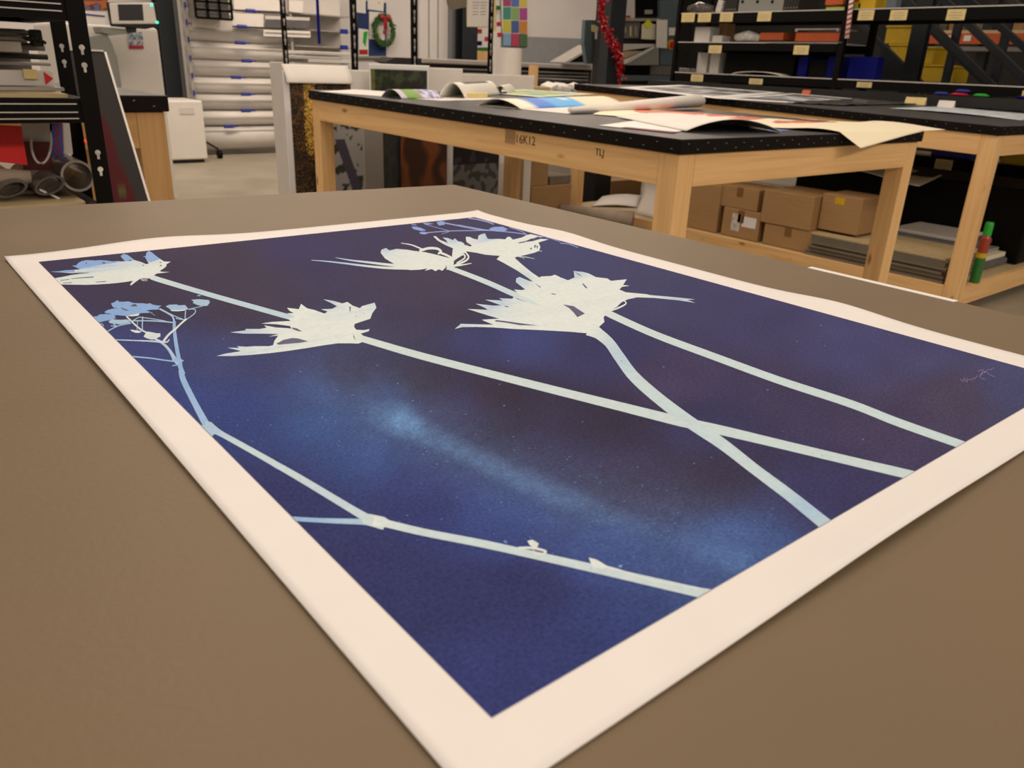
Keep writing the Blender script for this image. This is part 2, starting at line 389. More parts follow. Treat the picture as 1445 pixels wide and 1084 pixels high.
class Flat:
    def __init__(s): s.mb = MB()
    def poly(s, z, pts, col=CR, hole=False, px=None):
        P_ = px or [topx(z, p) for p in pts]
        w = [tuple(PZ(x, y, TZ)[:2]) for x, y in P_]; w = clip(w)
        if len(w) < 3: return
        LAY[0] += 1; zz = PZ0+.00004*(2 if hole else 1)+LAY[0]*1.2e-7
        # densify long edges so the tone can change along them
        tris = geometry.tessellate_polygon([[Vector((x, y, 0)) for x, y in w]])
        cs = []
        for x, y in w:
            px_, py_ = PR((x, y, TZ))
            if hole: cs.append(ground(px_, py_)); continue
            t = 0
            for bx, by, br, ba in PALE: t = max(t, ba*math.exp(-((px_-bx)**2+((py_-by)*1.4)**2)/br**2))
            c = [lerp(c1, c2, t if col is not BL and col is not VI else 0) for c1, c2 in zip(col, BL)]
            cs.append(A(*c, .97))
        s.mb.add([(x, y, zz) for x, y in w], [tuple(t) for t in tris], cs)
    def line(s, z, pts, w, col=CR):
        k = ZM[z][2]; q = [Vector(topx(z, p[:2])) for p in pts]
        ws = [(p[2] if len(p) > 2 else w)*k/2 for p in pts]
        # smooth the centre line
        Q, W = [], []
        for i in range(len(q)-1):
            p0, p1, p2, p3 = q[max(i-1, 0)], q[i], q[i+1], q[min(i+2, len(q)-1)]
            for j in range(5):
                t = j/5
                Q.append(.5*((2*p1)+(p2-p0)*t+(2*p0-5*p1+4*p2-p3)*t*t+(3*p1-p0-3*p2+p3)*t**3)); W.append(lerp(ws[i], ws[i+1], t))
        Q.append(q[-1]); W.append(ws[-1])
        L_, R_ = [], []
        for i, p in enumerate(Q):
            t = (Q[min(i+1, len(Q)-1)]-Q[max(i-1, 0)]).normalized(); nn = Vector((-t.y, t.x))
            L_.append(p+nn*W[i]); R_.append(p-nn*W[i])
        for i in range(len(Q)-1):
            s.poly('P', None, tuple(lerp(a_, b_, min(1, i/9)) for a_, b_ in zip(CR, col)) if (z == 'P' and sum(col) > 560) else col, px=[tuple(L_[i]), tuple(L_[i+1]), tuple(R_[i+1]), tuple(R_[i])])
    def build(s, name, label=None):
        o = s.mb.build(name, 'flower', print_, uvw=(0, 0, 1)); 
        # every piece faces up
        me = o.data; bm = bmesh.new(); bm.from_mesh(me)
        for f in bm.faces:
            if f.normal.z < 0: f.normal_flip()
        bm.to_mesh(me); bm.free()
        if label: o['label'] = label
        return o
F1 = Flat()
F1.poly('B', [(75,258),(170,252),(240,242),(330,237),(385,232),(350,215),(303,195),(345,192),(370,165),(400,150),(450,138),(540,142),(590,138),(660,143),(720,152),(760,148),(810,152),(845,150),(820,125),(797,97),(830,72),(870,85),(910,115),(945,140),(1000,155),(1060,180),(1085,170),(1062,135),(1050,110),(1025,102),(1055,97),(1060,65),(1085,42),(1120,62),(1160,95),(1200,125),(1240,152),(1310,155),(1265,180),(1265,200),(1235,225),(1195,250),(1220,258),(1300,260),(1220,270),(1170,275),(1145,290),(1110,325),(1090,325),(1040,322),(1000,328),(960,355),(905,398),(893,390),(925,350),(850,362),(760,373),(680,380),(560,388),(440,392),(300,390),(190,388),(120,325),(200,312),(300,290),(390,278),(440,272),(300,272),(200,266),(130,262)])
F1.poly('B', [(303,195),(345,192),(370,165),(400,150),(450,138),(540,142),(590,138),(660,143),(720,152),(760,150),(770,160),(700,172),(600,185),(520,202),(440,215),(385,225),(350,215)], BL)
F1.poly('B', [(820,125),(797,97),(830,72),(870,85),(910,115),(945,140),(900,150),(845,150)], BL)
F1.poly('B', [(1062,135),(1050,110),(1025,102),(1055,97),(1060,65),(1085,42),(1120,62),(1160,95),(1200,125),(1150,145),(1100,160)], BL)
F1.poly('B', [(75,258),(170,252),(240,242),(330,237),(330,262),(200,266),(130,262)], BL)
for h in ([(290,328),(400,316),(525,306),(520,316),(400,324),(300,332)], [(180,345),(280,333),(270,340),(190,349)], [(210,372),(300,366),(300,373),(215,377)], [(540,362),(660,353),(640,362),(550,367)], [(310,271),(400,267),(480,266),(470,272),(400,276)],
          [(440,165),(452,160),(458,172),(445,175)], [(605,165),(625,158),(650,170),(630,175)], [(1195,160),(1212,158),(1212,168),(1198,168)], [(1195,195),(1220,185),(1215,198),(1198,204)], [(1015,185),(1035,190),(1035,198),(1020,195)], [(880,140),(900,135),(905,145),(885,150)]):
    F1.poly('B', h, hole=True)
for k in range(5): F1.line('B', [(1000+k*18, 325, 6), (1010+k*14, 340, 5), (1030+k*10, 352+(k % 2)*6, 2)], 5)
F1.line('P', [(214,392,7), (222,396,7), (290,416.4,6.8), (350,433.5,7), (416,452,7.5)], 6, MID)
F1.build('printed_flower', 'spiky pale flower head in the far left corner of the print, with its stem')
F2 = Flat()
F2.poly('E', [(75,555),(140,538),(225,525),(240,520),(200,510),(150,498),(230,500),(215,488),(280,492),(330,488),(430,488),(460,482),(470,450),(495,415),(430,422),(500,405),(400,402),(260,402),(170,393),(270,380),(275,370),(370,370),(415,362),(400,345),(480,360),(560,365),(585,368),(575,350),(490,338),(380,333),(450,322),(580,315),(560,300),(605,285),(555,262),(600,262),(570,245),(555,225),(635,235),(650,198),(690,228),(740,240),(810,265),(830,250),(785,235),(860,232),(895,215),(850,190),(800,167),(870,178),(930,195),(965,185),(1000,210),(1050,228),(1065,213),(1150,190),(1162,225),(1135,260),(1120,300),(1060,320),(1015,335),(1010,355),(1025,375),(1080,378),(1115,370),(1110,385),(1055,402),(1090,430),(1060,462),(1040,470),(980,468),(900,468),(800,482),(680,502),(560,520),(440,535),(300,548),(190,555)])
F2.poly('E', [(480,472),(530,445),(590,432),(630,435),(700,455),(640,465),(560,472),(500,478)], hole=True)
F2.poly('E', [(585,360),(620,365),(660,388),(630,385),(595,372)], hole=True)
F2.poly('E', [(978,215),(988,220),(986,250),(980,250)], hole=True)
F2.line('P', [(500,479,12), (512,481,9), (590,503.8,10), (690,530,10.5), (800,558,11.5), (880,578,12.5), (960,598,14), (1020,611,13.5), (1100,630,12.5), (1200,654,12.5), (1262,668.5,13), (1300,677.5,13)], 10, (205, 213, 203))
F2.build('printed_flower', 'jagged pale flower head left of the middle of the print, with its long straight stem')
F3 = Flat()
F3.line('F', [(78,318,2), (150,323,6), (260,335,9), (400,352,12), (520,362,14), (640,362,20)], 8)
F3.line('F', [(215,303,2), (300,318,8), (400,330,12), (500,342,14), (600,352,18)], 8)
F3.poly('F', [(600,368),(540,335),(495,308),(470,275),(475,258),(500,248),(520,262),(560,253),(620,258),(660,265),(720,272),(780,285),(830,298),(875,310),(885,330),(880,360),(835,362),(820,378),(800,370),(780,380),(760,368),(720,378),(735,365),(690,372),(640,374)])
for l in ([(585,220,3),(650,232,7),(720,262,9)], [(690,265,14),(740,250,14),(790,252,14),(812,268,12),(795,282,10)], [(800,272,12),(850,292,12),(890,318,14)], [(862,330,12),(900,305,9),(938,285,8),(946,305,8),(900,335,8)], [(890,348,12),(950,322,10),(968,300,9),(955,278,8),(935,268,6)], [(870,352,12),(930,345,8),(985,335,3)], [(510,268,5),(500,290,5),(530,320,8)], [(740,290,14),(790,300,14),(840,320,16)]):
    F3.line('F', l, 8)
F3.line('P', [(630,379,8), (637,381,6.2), (686,400,7), (725,417.3,7.5), (765,433,9)], 7, (205, 215, 208))
F3.build('printed_flower', 'pale thistle head with two long trailing bracts in the far part of the print')
F4 = Flat()
F4.poly('C', [(530,312),(550,285),(590,270),(545,240),(540,200),(570,200),(600,215),(635,222),(640,190),(660,180),(690,172),(712,215),(740,218),(800,215),(850,220),(862,205),(875,198),(890,202),(910,222),(980,205),(1020,185),(1050,178),(1100,190),(1150,200),(1110,204),(1050,215),(1000,240),(1060,235),(1130,215),(1190,220),(1140,235),(1110,245),(1125,280),(1115,310),(1080,325),(1000,345),(930,360),(925,375),(870,380),(810,350),(740,345),(690,340),(620,325)])
F4.poly('C', [(545,318),(525,330),(490,350),(430,378),(435,330),(440,290),(380,265),(320,230),(285,195),(305,195),(340,225),(400,248),(385,225),(358,205),(400,210),(440,225),(455,212),(480,235),(510,240),(540,265),(600,285)])
for h in ([(950,245),(1000,235),(1040,222),(1000,245),(960,252)], [(1060,215),(1110,196),(1120,200),(1075,222)], [(1045,290),(1060,285),(1058,298),(1045,300)], [(1075,270),(1090,262),(1092,280),(1078,288)], [(1095,270),(1106,270),(1105,290),(1098,292)], [(525,262),(560,255),(575,262),(540,268)]): F4.poly('C', h, hole=True)
for l in ([(930,350,6),(1000,358,5),(1080,372,2)], [(1090,290,6),(1115,310,4),(1140,312,2)], [(940,352,4),(985,365,3),(1000,375,2)]): F4.line('C', l, 4)
F4.line('P', [(708,360,22), (716,367,16), (732.7,379.2,11), (747,390,9.5), (764,402,10)], 9)
F4.build('printed_flower', 'pale flower head nearest the far right edge of the print, with its short stem')
F5 = Flat()
F5.poly('G', [(82,368),(105,350),(115,340),(200,343),(290,345),(240,325),(228,318),(320,312),(260,295),(150,260),(260,265),(240,252),(195,232),(290,242),(330,240),(245,210),(340,215),(320,202),(390,205),(400,195),(420,208),(470,225),(550,248),(500,215),(430,185),(400,155),(440,158),(460,155),(410,115),(412,95),(430,87),(480,108),(505,113),(545,150),(520,100),(545,85),(600,82),(620,75),(650,90),(690,105),(725,90),(720,55),(770,60),(800,68),(840,88),(900,95),(920,108),(1005,100),(985,130),(1020,135),(980,140),(965,155),(1000,170),(1110,180),(1130,185),(1250,195),(1370,208),(1330,212),(1375,227),(1280,213),(1150,200),(1060,197),(1010,208),(975,225),(950,250),(915,268),(880,305),(885,330),(850,362),(860,380),(800,392),(700,383),(560,375),(400,368),(290,360),(200,357),(125,358)])
for h in ([(662,236),(720,245),(745,262),(780,285),(740,305),(720,280),(695,255)], [(300,320),(350,325),(420,335),(530,350),(430,348),(360,335),(300,328)], [(725,60),(755,75),(765,85),(740,72)], [(770,120),(795,148),(785,148),(768,128)], [(350,243),(370,246),(372,251),(352,248)], [(600,176),(625,179),(622,183),(602,181)]): F5.poly('G', h, hole=True)
F5.line('G', [(700,258,3),(740,262,5),(775,280,3)], 4); F5.line('G', [(715,275,3),(750,280,4),(770,290,3)], 4)
F5.line('G', [(915,270,8),(960,254,9),(1000,232,7),(992,216,5)], 7)
F5.line('P', [(852,440,9), (863,447,9.5), (925,475,9.5), (1004,504.7,10), (1100,540,10.5), (1200,573,11), (1268.6,600,11.5), (1365,634,11.5)], 10, (205, 214, 205))
F5.line('P', [(832,466,22), (845,474,15), (860,487,14), (874,507,15), (895,535,15.5), (931,567,16), (975,600.4,17), (1019,630.2,16), (1066,667,15), (1113,702.4,16), (1162,742,18), (1180,756,18)], 15, (200, 211, 205))
F5.build('printed_flower', 'largest pale double flower head in the print, with a curved stem and a straight one')
F6 = Flat()
for p, c in (([(205,158),(240,145),(275,122),(290,138),(340,140),(390,135),(440,152),(480,155),(540,155),(590,162),(625,155),(650,170),(700,180),(745,180),(720,200),(715,225),(640,225),(580,235),(620,245),(615,260),(520,262),(500,290),(430,297),(370,293),(310,288),(240,280),(190,268),(145,262),(135,250),(165,230),(220,215),(280,208),(235,205),(222,190)], BL),
 ([(-20,305),(60,295),(80,278),(150,272),(220,275),(265,290),(240,300),(260,315),(220,335),(150,345),(90,360),(50,375)], BL),
 ([(180,350),(220,330),(300,335),(380,330),(395,350),(420,365),(350,375),(300,385),(230,375),(190,370)], (165, 190, 205)),
 ([(790,190),(830,172),(910,168),(930,178),(1000,175),(1035,215),(990,235),(930,242),(850,240),(835,215)], (150, 180, 205)),
 ([(1065,118),(1150,112),(1265,122),(1250,135),(1270,140),(1240,182),(1180,188),(1120,170),(1080,150),(1095,138)], (160, 185, 200)),
 ([(555,515),(590,460),(650,470),(700,480),(735,480),(735,515),(710,525),(690,545),(640,548),(590,535)], CR),
 ([(410,440),(450,445),(490,450),(530,455),(515,475),(470,475),(430,460)], CR), ([(1130,68),(1165,66),(1168,78),(1135,80)], BL)):
    F6.poly('D', p, c)
F6.poly('D', [(380,290),(430,280),(500,266),(508,280),(490,291),(430,297)], CR)
F6.poly('D', [(850,230),(930,232),(1000,222),(1035,216),(990,235),(930,242),(860,240)], CR)
for h in ([(412,190),(440,168),(470,165),(490,190)], [(310,200),(350,215),(400,238),(360,235),(320,215)], [(440,176),(450,170),(452,178)]): F6.poly('D', h, hole=True)
UM = (160, 188, 208)
for l in ([(370,295),(450,375),(520,435),(590,475)], ): F6.line('D', l, 16, CR)
for l, w_ in (([(545,300),(542,380),(540,440),(515,470)], 12), ([(490,340),(485,450)], 7), ([(440,345),(500,310),(560,312),(720,335),(850,365)], 9), ([(390,345),(600,345),(750,352),(880,365)], 13),
              ([(60,375),(110,380),(122,395),(115,415)], 8), ([(150,470),(220,430),(300,395),(420,372)], 11), ([(230,378),(270,410)], 12), ([(205,398),(270,410)], 9), ([(725,215),(810,260),(865,300),(885,360)], 18),
              ([(780,240),(880,290),(975,328)], 9), ([(1000,320),(1005,235)], 11), ([(900,318),(960,330),(1010,330)], 9), ([(1015,330),(1080,285),(1112,250),(1105,225),(1075,217),(1035,225)], 9), ([(1040,220),(1110,205),(1180,188)], 7), ([(415,730),(620,748),(760,768),(890,785)], 14), ([(865,830),(915,822)], 10), ([(620,250),(680,290)], 4)):
    F6.line('D', l, w_, UM)
F6.line('D', [(885,350,30),(885,440,36),(905,600,40),(930,740,44),(940,800,60),(952,850,46),(980,925,52)], 40, (140, 172, 205))
F6.line('D', [(1015,325,18),(960,372,18),(900,430,20),(820,500,22),(765,575,28)], 18)
F6.line('D', [(225,550,10),(450,558,12),(700,570,20),(760,590,26),(830,660,30),(890,760,44),(930,810,50)], 18, (190, 206, 208))
F6.line('D', [(760,578,12),(805,575,16),(822,560,14),(835,543,4)], 12); F6.line('D', [(680,545,14),(720,560,20),(760,580,20)], 12); F6.line('D', [(860,772,30),(930,770,40),(985,778,8)], 30, UM)
F6.line('P', [(256,525,7.5),(259,539,8),(274,570,8.5),(290,600,10),(296,610,16)], 8, (155, 184, 208))
F6.poly('I', [(255,410),(300,422),(310,398),(335,405),(372,440),(375,462),(348,462),(335,476),(300,450)], (190, 205, 205))
F6.line('I', [(345,440,40),(390,465,26),(560,560,28),(760,675,32),(1000,820,36),(1080,868,44)], 30, (200, 210, 206))
F6.line('I', [(560,568,6),(650,612,34),(760,680,6)], 10, (110, 145, 195))
F6.line('I', [(560,560,26),(760,675,30)], 10, (200, 210, 206))
F6.line('I', [(690,866,20),(850,876,22),(1090,884,30)], 22, (170, 194, 206))
F6.poly('I', [(1050,862),(1090,845),(1160,860),(1190,880),(1160,908),(1155,920),(1140,918),(1110,908),(1060,895)], (205, 212, 204))
F6.line('P', [(527,739.7,15),(545,743,11),(600,755.9,10.5),(680,771.5,11),(754.7,788,11),(852,810,12),(988.6,841.5,14),(1020,849,14)], 11, (205, 213, 204))
F6.poly('J', [(400,355),(420,350),(445,365),(435,390),(410,372)]); F6.line('J', [(365,382,8),(420,383,10),(470,395,9),(462,405,7),(430,405,7),(425,392,6)], 8)
F6.poly('J', [(640,420),(670,428),(720,458),(690,465),(655,458)]); F6.line('J', [(700,455,10),(770,472,5),(900,512,3),(1120,548,4)], 5)
F6.poly('J', [(305,355),(318,352),(322,366),(310,362)], (90, 125, 180)); F6.poly('J', [(755,452),(770,448),(772,458),(760,460)], (110, 150, 200))
F6.build('printed_stem', 'pale branching stem with a small umbel along the left side of the print')
F7 = Flat()
for l, w_ in (([(190,172),(400,155),(560,152),(720,150),(900,165),(1020,182)], 7), ([(240,108),(330,132),(400,150)], 4), ([(380,92),(480,112),(600,135),(720,150)], 9), ([(480,105),(600,128),(700,146)], 4),
              ([(560,52),(640,65),(720,85),(760,102)], 9), ([(880,125),(960,150),(1010,175)], 5), ([(1280,250),(1350,258),(1420,285)], 6), ([(1130,190),(1200,212),(1280,238)], 5), ([(350,175),(380,170),(420,155)], 4)):
    F7.line('C', l, w_, (140, 152, 200))
for p in ([(115,122),(150,120),(190,130),(232,150),(190,155),(130,140)], [(175,165),(215,160),(250,172),(220,182),(185,178)], [(310,85),(350,75),(380,85),(375,105),(330,112)], [(200,90),(250,92),(290,98),(230,108)], [(720,138),(760,122),(830,120),(870,140),(850,155),(790,160),(740,152)], [(110,100),(150,105),(160,112),(120,108)]):
    F7.poly('C', p, (125, 150, 205))
F7.build('printed_stem', 'faint bluish sprig near the farthest corner of the print')
SG = Flat()
for l in ([(788,350),(806,370),(812,345),(828,372),(832,345)], [(832,365),(850,352),(858,360),(870,345),(880,350),(898,328)], [(900,302),(935,292),(915,325),(945,300),(940,315),(960,295),(985,290),(1002,278)], [(930,318),(910,335),(920,345),(945,357)], [(955,305),(975,325),(1006,337)]):
    SG.line('H', l, 4, (125, 105, 140))
SG.build('signature', 'faint mauve handwritten signature in the right corner')
SP = Flat()
for k in range(280):
    t = random.random()**.8; ax, ay = lerp(400, 1080, t), lerp(560, 810, t)
    px, py = ax+random.gauss(0, 60), ay+random.gauss(0, 34)
    if random.random() < .2: px, py = random.uniform(150, 1300), random.uniform(420, 780)
    r = random.uniform(.5, 1.3)
    SP.poly('P', None, (95, 140, 190), px=[(px-r*1.3, py), (px, py-r*.6), (px+r*1.3, py+.2), (px+.2, py+r*.6)])
o = SP.build('dust_specks'); o['kind'] = 'stuff'; o['label'] = 'pale specks scattered over the blue ground'

# ================================================================== TABLES BEHIND
def work_bench(name, label, x0, y0, x1, y1, legs, railz=None, top=TZ, marks=None):
    t = thing(name, label, 'table', ((x0+x1)/2, (y0+y1)/2, 0))
    o_ = .012
    MB().box(x0, y0, top-.004, x1, y1, top).build('table_top', 'rubber', t)
    e = MB()
    e.box(x0, y0-.001, top-.040, x1, y0+.012, top-.0005); e.box(x0-.001, y0, top-.040, x0+.012, y1, top-.0005)
    e.box(x0, y1-.012, top-.040, x1, y1+.001, top-.0005); e.box(x1-.012, y0, top-.040, x1+.001, y1, top-.0005)
    e.build('rubber_edge', 'rubberedge', t, bevel=.003)
    MB().box(x0+.013, y0+.013, top-.037, x1-.013, y1-.013, top-.0045).build('core_board', 'ply', t)
    sN = MB(); k = 0
    x = x0+.03
    while x < x1-.02:
        z = top-.020-.007*((k % 2)*2-1)+random.uniform(-.002, .002); sN.obox((x, y0-.0022, z), .0055, .002, .0022, 0, 0, random.uniform(-.6, .6)); x += .042*random.uniform(.8, 1.2); k += 1
    y = y0+.03
    while y < y1-.02:
        z = top-.020-.007*((k % 2)*2-1)+random.uniform(-.002, .002); sN.obox((x0-.0022, y, z), .002, .0055, .0022); y += .055*random.uniform(.8, 1.2); k += 1
    o = sN.build('staples', 'mgrey', t); o['kind'] = 'stuff'
    L = .072; ap = .092; zt = top-.041
    for (lx, ly) in legs:
        MB().box(lx, ly, 0, lx+L, ly+L, zt).build('leg', 'wz', t, bevel=.003)
    q = .010
    MB().box(x0+q+L, y0+q, zt-ap, x1-q-L, y0+q+.03, zt-.0005).build('apron', 'wx', t, bevel=.002)
    MB().box(x0+q+L, y1-q-.03, zt-ap, x1-q-L, y1-q, zt-.0005).build('apron', 'wx', t, bevel=.002)
    MB().box(x0+q, y0+q+L, zt-ap, x0+q+.03, y1-q-L, zt-.0005).build('apron', 'wy', t, bevel=.002)
    MB().box(x1-q-.03, y0+q+L, zt-ap, x1-q, y1-q-L, zt-.0005).build('apron', 'wy', t, bevel=.002)
    if railz:
        MB().box(x0+q+L, y0+q, railz-.095, x1-q-L, y0+q+.03, railz).build('lower_rail', 'wx', t, bevel=.002)
        MB().box(x0+q, y0+q+L, railz-.095, x0+q+.03, y1-q-L, railz).build('lower_rail', 'wy', t, bevel=.002)
        MB().box(x0+q+.031, y0+q+.031, railz-.016, x1-q-.031, y1-q-.031, railz-.001).build('lower_shelf', 'ply', t)
    return t
T1 = (1.775, 1.443, 3.20, 3.72)
q = .010; L = .072
t1 = work_bench('work_table', 'pine work table with black rubber top and curled posters on it, behind the blue print', *T1,
   [(T1[0]+q, T1[1]+q), (T1[2]-q-L, T1[1]+q), (T1[0]+q, T1[3]-q-L), (2.975, T1[3]-q-L)])
text('16K12', 'handwriting', 'ink', .040, PX(741, 201, T1[0]+q-.001), (math.radians(90), 0, math.radians(-90)), t1)
text('TLJ', 'handwriting', 'ink', .030, PX(846, 217, T1[0]+q-.001), (math.radians(90), 0, math.radians(-90)), t1)
MB().box(*[v for v in (T1[0]+q-.0012, PX(727, 203, T1[0]+q).y, .812, T1[0]+q-.0002, PX(713, 195, T1[0]+q).y, .855)]).build('masking_tape', 'card', t1)
T2 = (4.055, 1.490, 5.79, 4.30)
t2 = work_bench('work_table', 'pine work table with black top nearest the labelled shelving, cardboard stored on its lower shelf', *T2,
   [(T2[0]+q, T2[1]+q), (T2[2]-q-L, T2[1]+q), (T2[0]+q, T2[3]-q-L), (T2[2]-q-L, T2[3]-q-L)], railz=.145)
B = (-.2, 2.284, .690, 3.02)
t3 = work_bench('work_table', 'black-topped pine bench at the left behind the leaning panel', B[0], B[1], B[2], B[3],
   [(B[2]-q-L, B[1]+q), (B[0]+q, B[1]+q), (B[2]-q-L, B[3]-q-L), (B[0]+q, B[3]-q-L)], top=.96)

OW = {k_: woodmat('old_pine_grain', (.60, .36, .145), i_) for i_, k_ in enumerate(('wx', 'wy', 'wz'))}
for o in t3.children:
    for k_ in OW:
        if o.data.materials[0] == M[k_]: o.data.materials[0] = OW[k_]

def tz(p): return TZ+.010*(p[1]-1.45) if p[0] < 3.7 else TZ+.0235*(p[1]-1.5)
def onT(x, y, dz=0):
    v = rt*((x-722.5)/FPX) + dn*((y-542)/FPX) + fw
    for k, y0 in ((.010, 1.45), (.0235, 1.5)):
        p = Vector((0, 0, CZ)) + v*((TZ+dz-k*y0-CZ)/(v.z-k*v.y))
        if k < .02 and p.x < 3.7: return p
    return p
def tilt(t, k, y0):           # these tops rise a little towards their far ends
    for o in t.children_recursive:
        oz = wloc(o)
        for v in o.data.vertices:
            w = v.co+oz
            if o.rotation_euler.x: continue
            if w.z > .3: v.co.z += k*(w.y-y0)
        if o.rotation_euler.x: o.location.z += k*(oz.y-y0)
tilt(t1, .010, 1.45); tilt(t2, .0235, 1.5)
def sheet(name, label, cat, corners, m='whitep', fn=None, nu=24, nv=24, lift=None, th=.0008, group=None, base=.0015):
    P = []
    for c in corners:
        p = onT(*c)
        if p.x > 5.74: p = PX(*c, 5.74)
        P.append(p)
    q_ = quad(*P)
    def S_(u, v):
        p = q_(u, v); p.z = tz(p)+base+(lift(u, v) if lift else 0); return p
    g = grid(S_, nu, nv, fn)
    o = g.build(name, 'paint' if fn else m, smooth=True, solid=th, uvw=(0, 0, 1)); return setp(o, label, cat, group)
# arched sheets: chord from a to b (table points), arch height h, sheet runs along vector r
def arch(name, label, cat, a, b, r, h, m='whitep', fn=None, nu=26, nv=18, skew=.5, th=.001, base=.002):
    a, b, r = Vector(a), Vector(b), Vector(r)
    def S_(u, v):
        p = lerp(a, b, u)+r*v; k = (u**(math.log(.5)/math.log(skew)))
        p.z = tz(p)+base+h*math.sin(math.pi*k)**.8; return p
    g = grid(S_, nu, nv, fn); o = g.build(name, 'paint' if fn else m, smooth=True, solid=th, uvw=(0, 0, 1)); return setp(o, label, cat)
W_ = A(248, 226, 204)
sheet('paper_sheet', 'long plain white sheet along the far left edge of the middle table', 'paper', [(450,129.5), (622,142.5), (720,140.5), (500,126.5)])
def stripes(u, v):
    if v < .12: return A(215, 190, 190)
    if v < .45: return A(128, 160, 70)
    if v < .55: return A(180, 140, 120)
    return A(*( (215, 205, 215) if noise.noise(Vector((u*6, v*14, 1))) > 0 else (150, 130, 140)))
a_, b__ = onT(541, 139), onT(565, 140)
def archpx(name, label, cat, pl, pr, pback, h, **k):
    a, b = onT(*pl), onT(*pr); r = onT(*pback)-b; r.z = 0
    return arch(name, label, cat, a, b, r, h, **k)
archpx('curled_print', 'small curled sheet printed in green and pink stripes', 'print', (538, 137), (567, 140), (624, 139.5), .034, fn=stripes)
archpx('curled_card', 'cream card curled into an arch with a black panel on top', 'card', (618, 138.5), (656, 139.5), (706, 134), .066,
   fn=lambda u, v: A(40, 36, 34) if (.45 < u < .68 and .2 < v < .85) else A(250, 228, 198))
archpx('curled_card', 'smaller cream card arched behind the yellow block', 'card', (692, 134.5), (716, 133.5), (728, 130), .044, m='whitep')
p = onT(655, 139); r_ = onT(688, 139)
MB().box(p.x, p.y-.05, TZ+.0005, r_.x, p.y, TZ+.022).build('paper_block', 'label').update if False else None
o = MB().prism([p, r_, r_+Vector((.03, .045, 0)), p+Vector((.03, .045, 0))], (0, 0, .024)).build('note_block', 'label', bevel=.002)
setp(o, 'pale yellow block of notes beside the arched cream card', 'note block')
def greens(u, v):
    n_ = noise.noise(Vector((u*5, v*5, 2)))
    return A(248, 226, 200) if min(u, v, 1-u, 1-v) < .12 else (A(150, 175, 95) if n_ > 0.05 else A(200, 190, 100) if n_ > -.2 else A(110, 160, 140))
sheet('print_sheet', 'flat print in greens and yellows lying behind the blue sky poster', 'print', [(672,131), (762,138.5), (840,134), (740,127.5)], fn=greens, lift=lambda u, v: .004)
# poster with blue sky, curled at its left end
def skyp(u, v):
    if v < .14 or u < .05: return A(248, 226, 190)
    if v > .60: return A(242, 222, 178)
    if v < .32: return A(60, 120, 195)
    if ((u-.6)/.10)**2+((v-.50)/.05)**2 < 1: return A(225, 240, 245)
    return A(85, 170, 220)
archpx('curled_poster', 'curled poster with a bright blue sky and cream border on the middle table', 'poster', (676, 149), (735, 155), (880, 148), .030, fn=lambda u, v: skyp(u, v), skew=.45)
sheet('paper_sheet', 'white sheet lying under the blue sky poster', 'paper', [(672,148.5), (800,161), (905,158), (800,146)], lift=lambda u, v: .001, base=.0008)
# roll of white paper
ra, rb = onT(800, 161), onT(992, 155)
s = MB(); s.tube([ra+Vector((.02, 0, .014)), lerp(ra, rb, .5)+Vector((0, .01, .026)), rb+Vector((-.01, .03, .038))], [.013, .024, .034], 18, flat=(1.2, .85))
setp(s.build('paper_roll', 'whitep', smooth=True), 'loosely rolled white paper lying across the middle table', 'paper roll')
FS = [((900, 156.5), (992, 160), 1.8), ((930, 153), (975, 155), 1.0), ((1030, 168), (1075, 165.5), 1.7), ((1075, 165.5), (1165, 162.5), 1.3), ((1096, 172.5), (1165, 171), 1.4), ((1000, 162), (1040, 164), 1.2)]
def flame(u, v):
    px, py = PR(bigs(u, v)); best = 9
    for (ax, ay), (bx, by), w_ in FS:
        t = max(0, min(1, (px-ax)/(bx-ax))); d_ = abs(py-(ay+(by-ay)*t)-.5*math.sin(px*.09))+max(0, abs(px-(ax+bx)/2)-abs(bx-ax)/2)*.3
        best = min(best, d_/w_)
    if best < 1: return A(232, 104, 64)
    if best < 1.35 and noise.noise(Vector((px*.05, py*.2, 0))) > 0: return A(95, 80, 80)
    if 1170 < px < 1260 and 166 < py < 172 and noise.noise(Vector((px*.12, py*.9, 4))) > .15: return A(225, 185, 150)
    return A(252, 224, 178)
# large cream sheet running off the near right corner of table 1
P4 = [onT(905, 160), onT(1165, 189), onT(1330, 180), onT(1050, 148)]
def bigs(u, v):
    A0, B0, C0_, D0 = [Vector(p) for p in ((2.20, 2.22, 0), (2.62, 1.375, 0), (3.44, 1.47, 0), (2.95, 2.75, 0))]
    p = lerp(lerp(A0, B0, u), lerp(D0, C0_, u), v)
    z = tz(p)+.004+.006*math.sin(v*5)*(u < .8)
    over = max(0, (T1[1]-p.y))
    z += .010*math.exp(-((u-.86)/.1)**2)
    z -= over*.55
    if u > .80: z -= 0.10*(u-.80)**1.3*(.35+.6*abs(v-.5))
    return Vector((p.x, p.y, z))
setp(grid(bigs, 150, 100, flame).build('poster', 'paint', smooth=True, solid=.001, uvw=(0, 0, 1)), 'large cream poster with orange brush shapes hanging over the near edge of the middle table', 'poster')
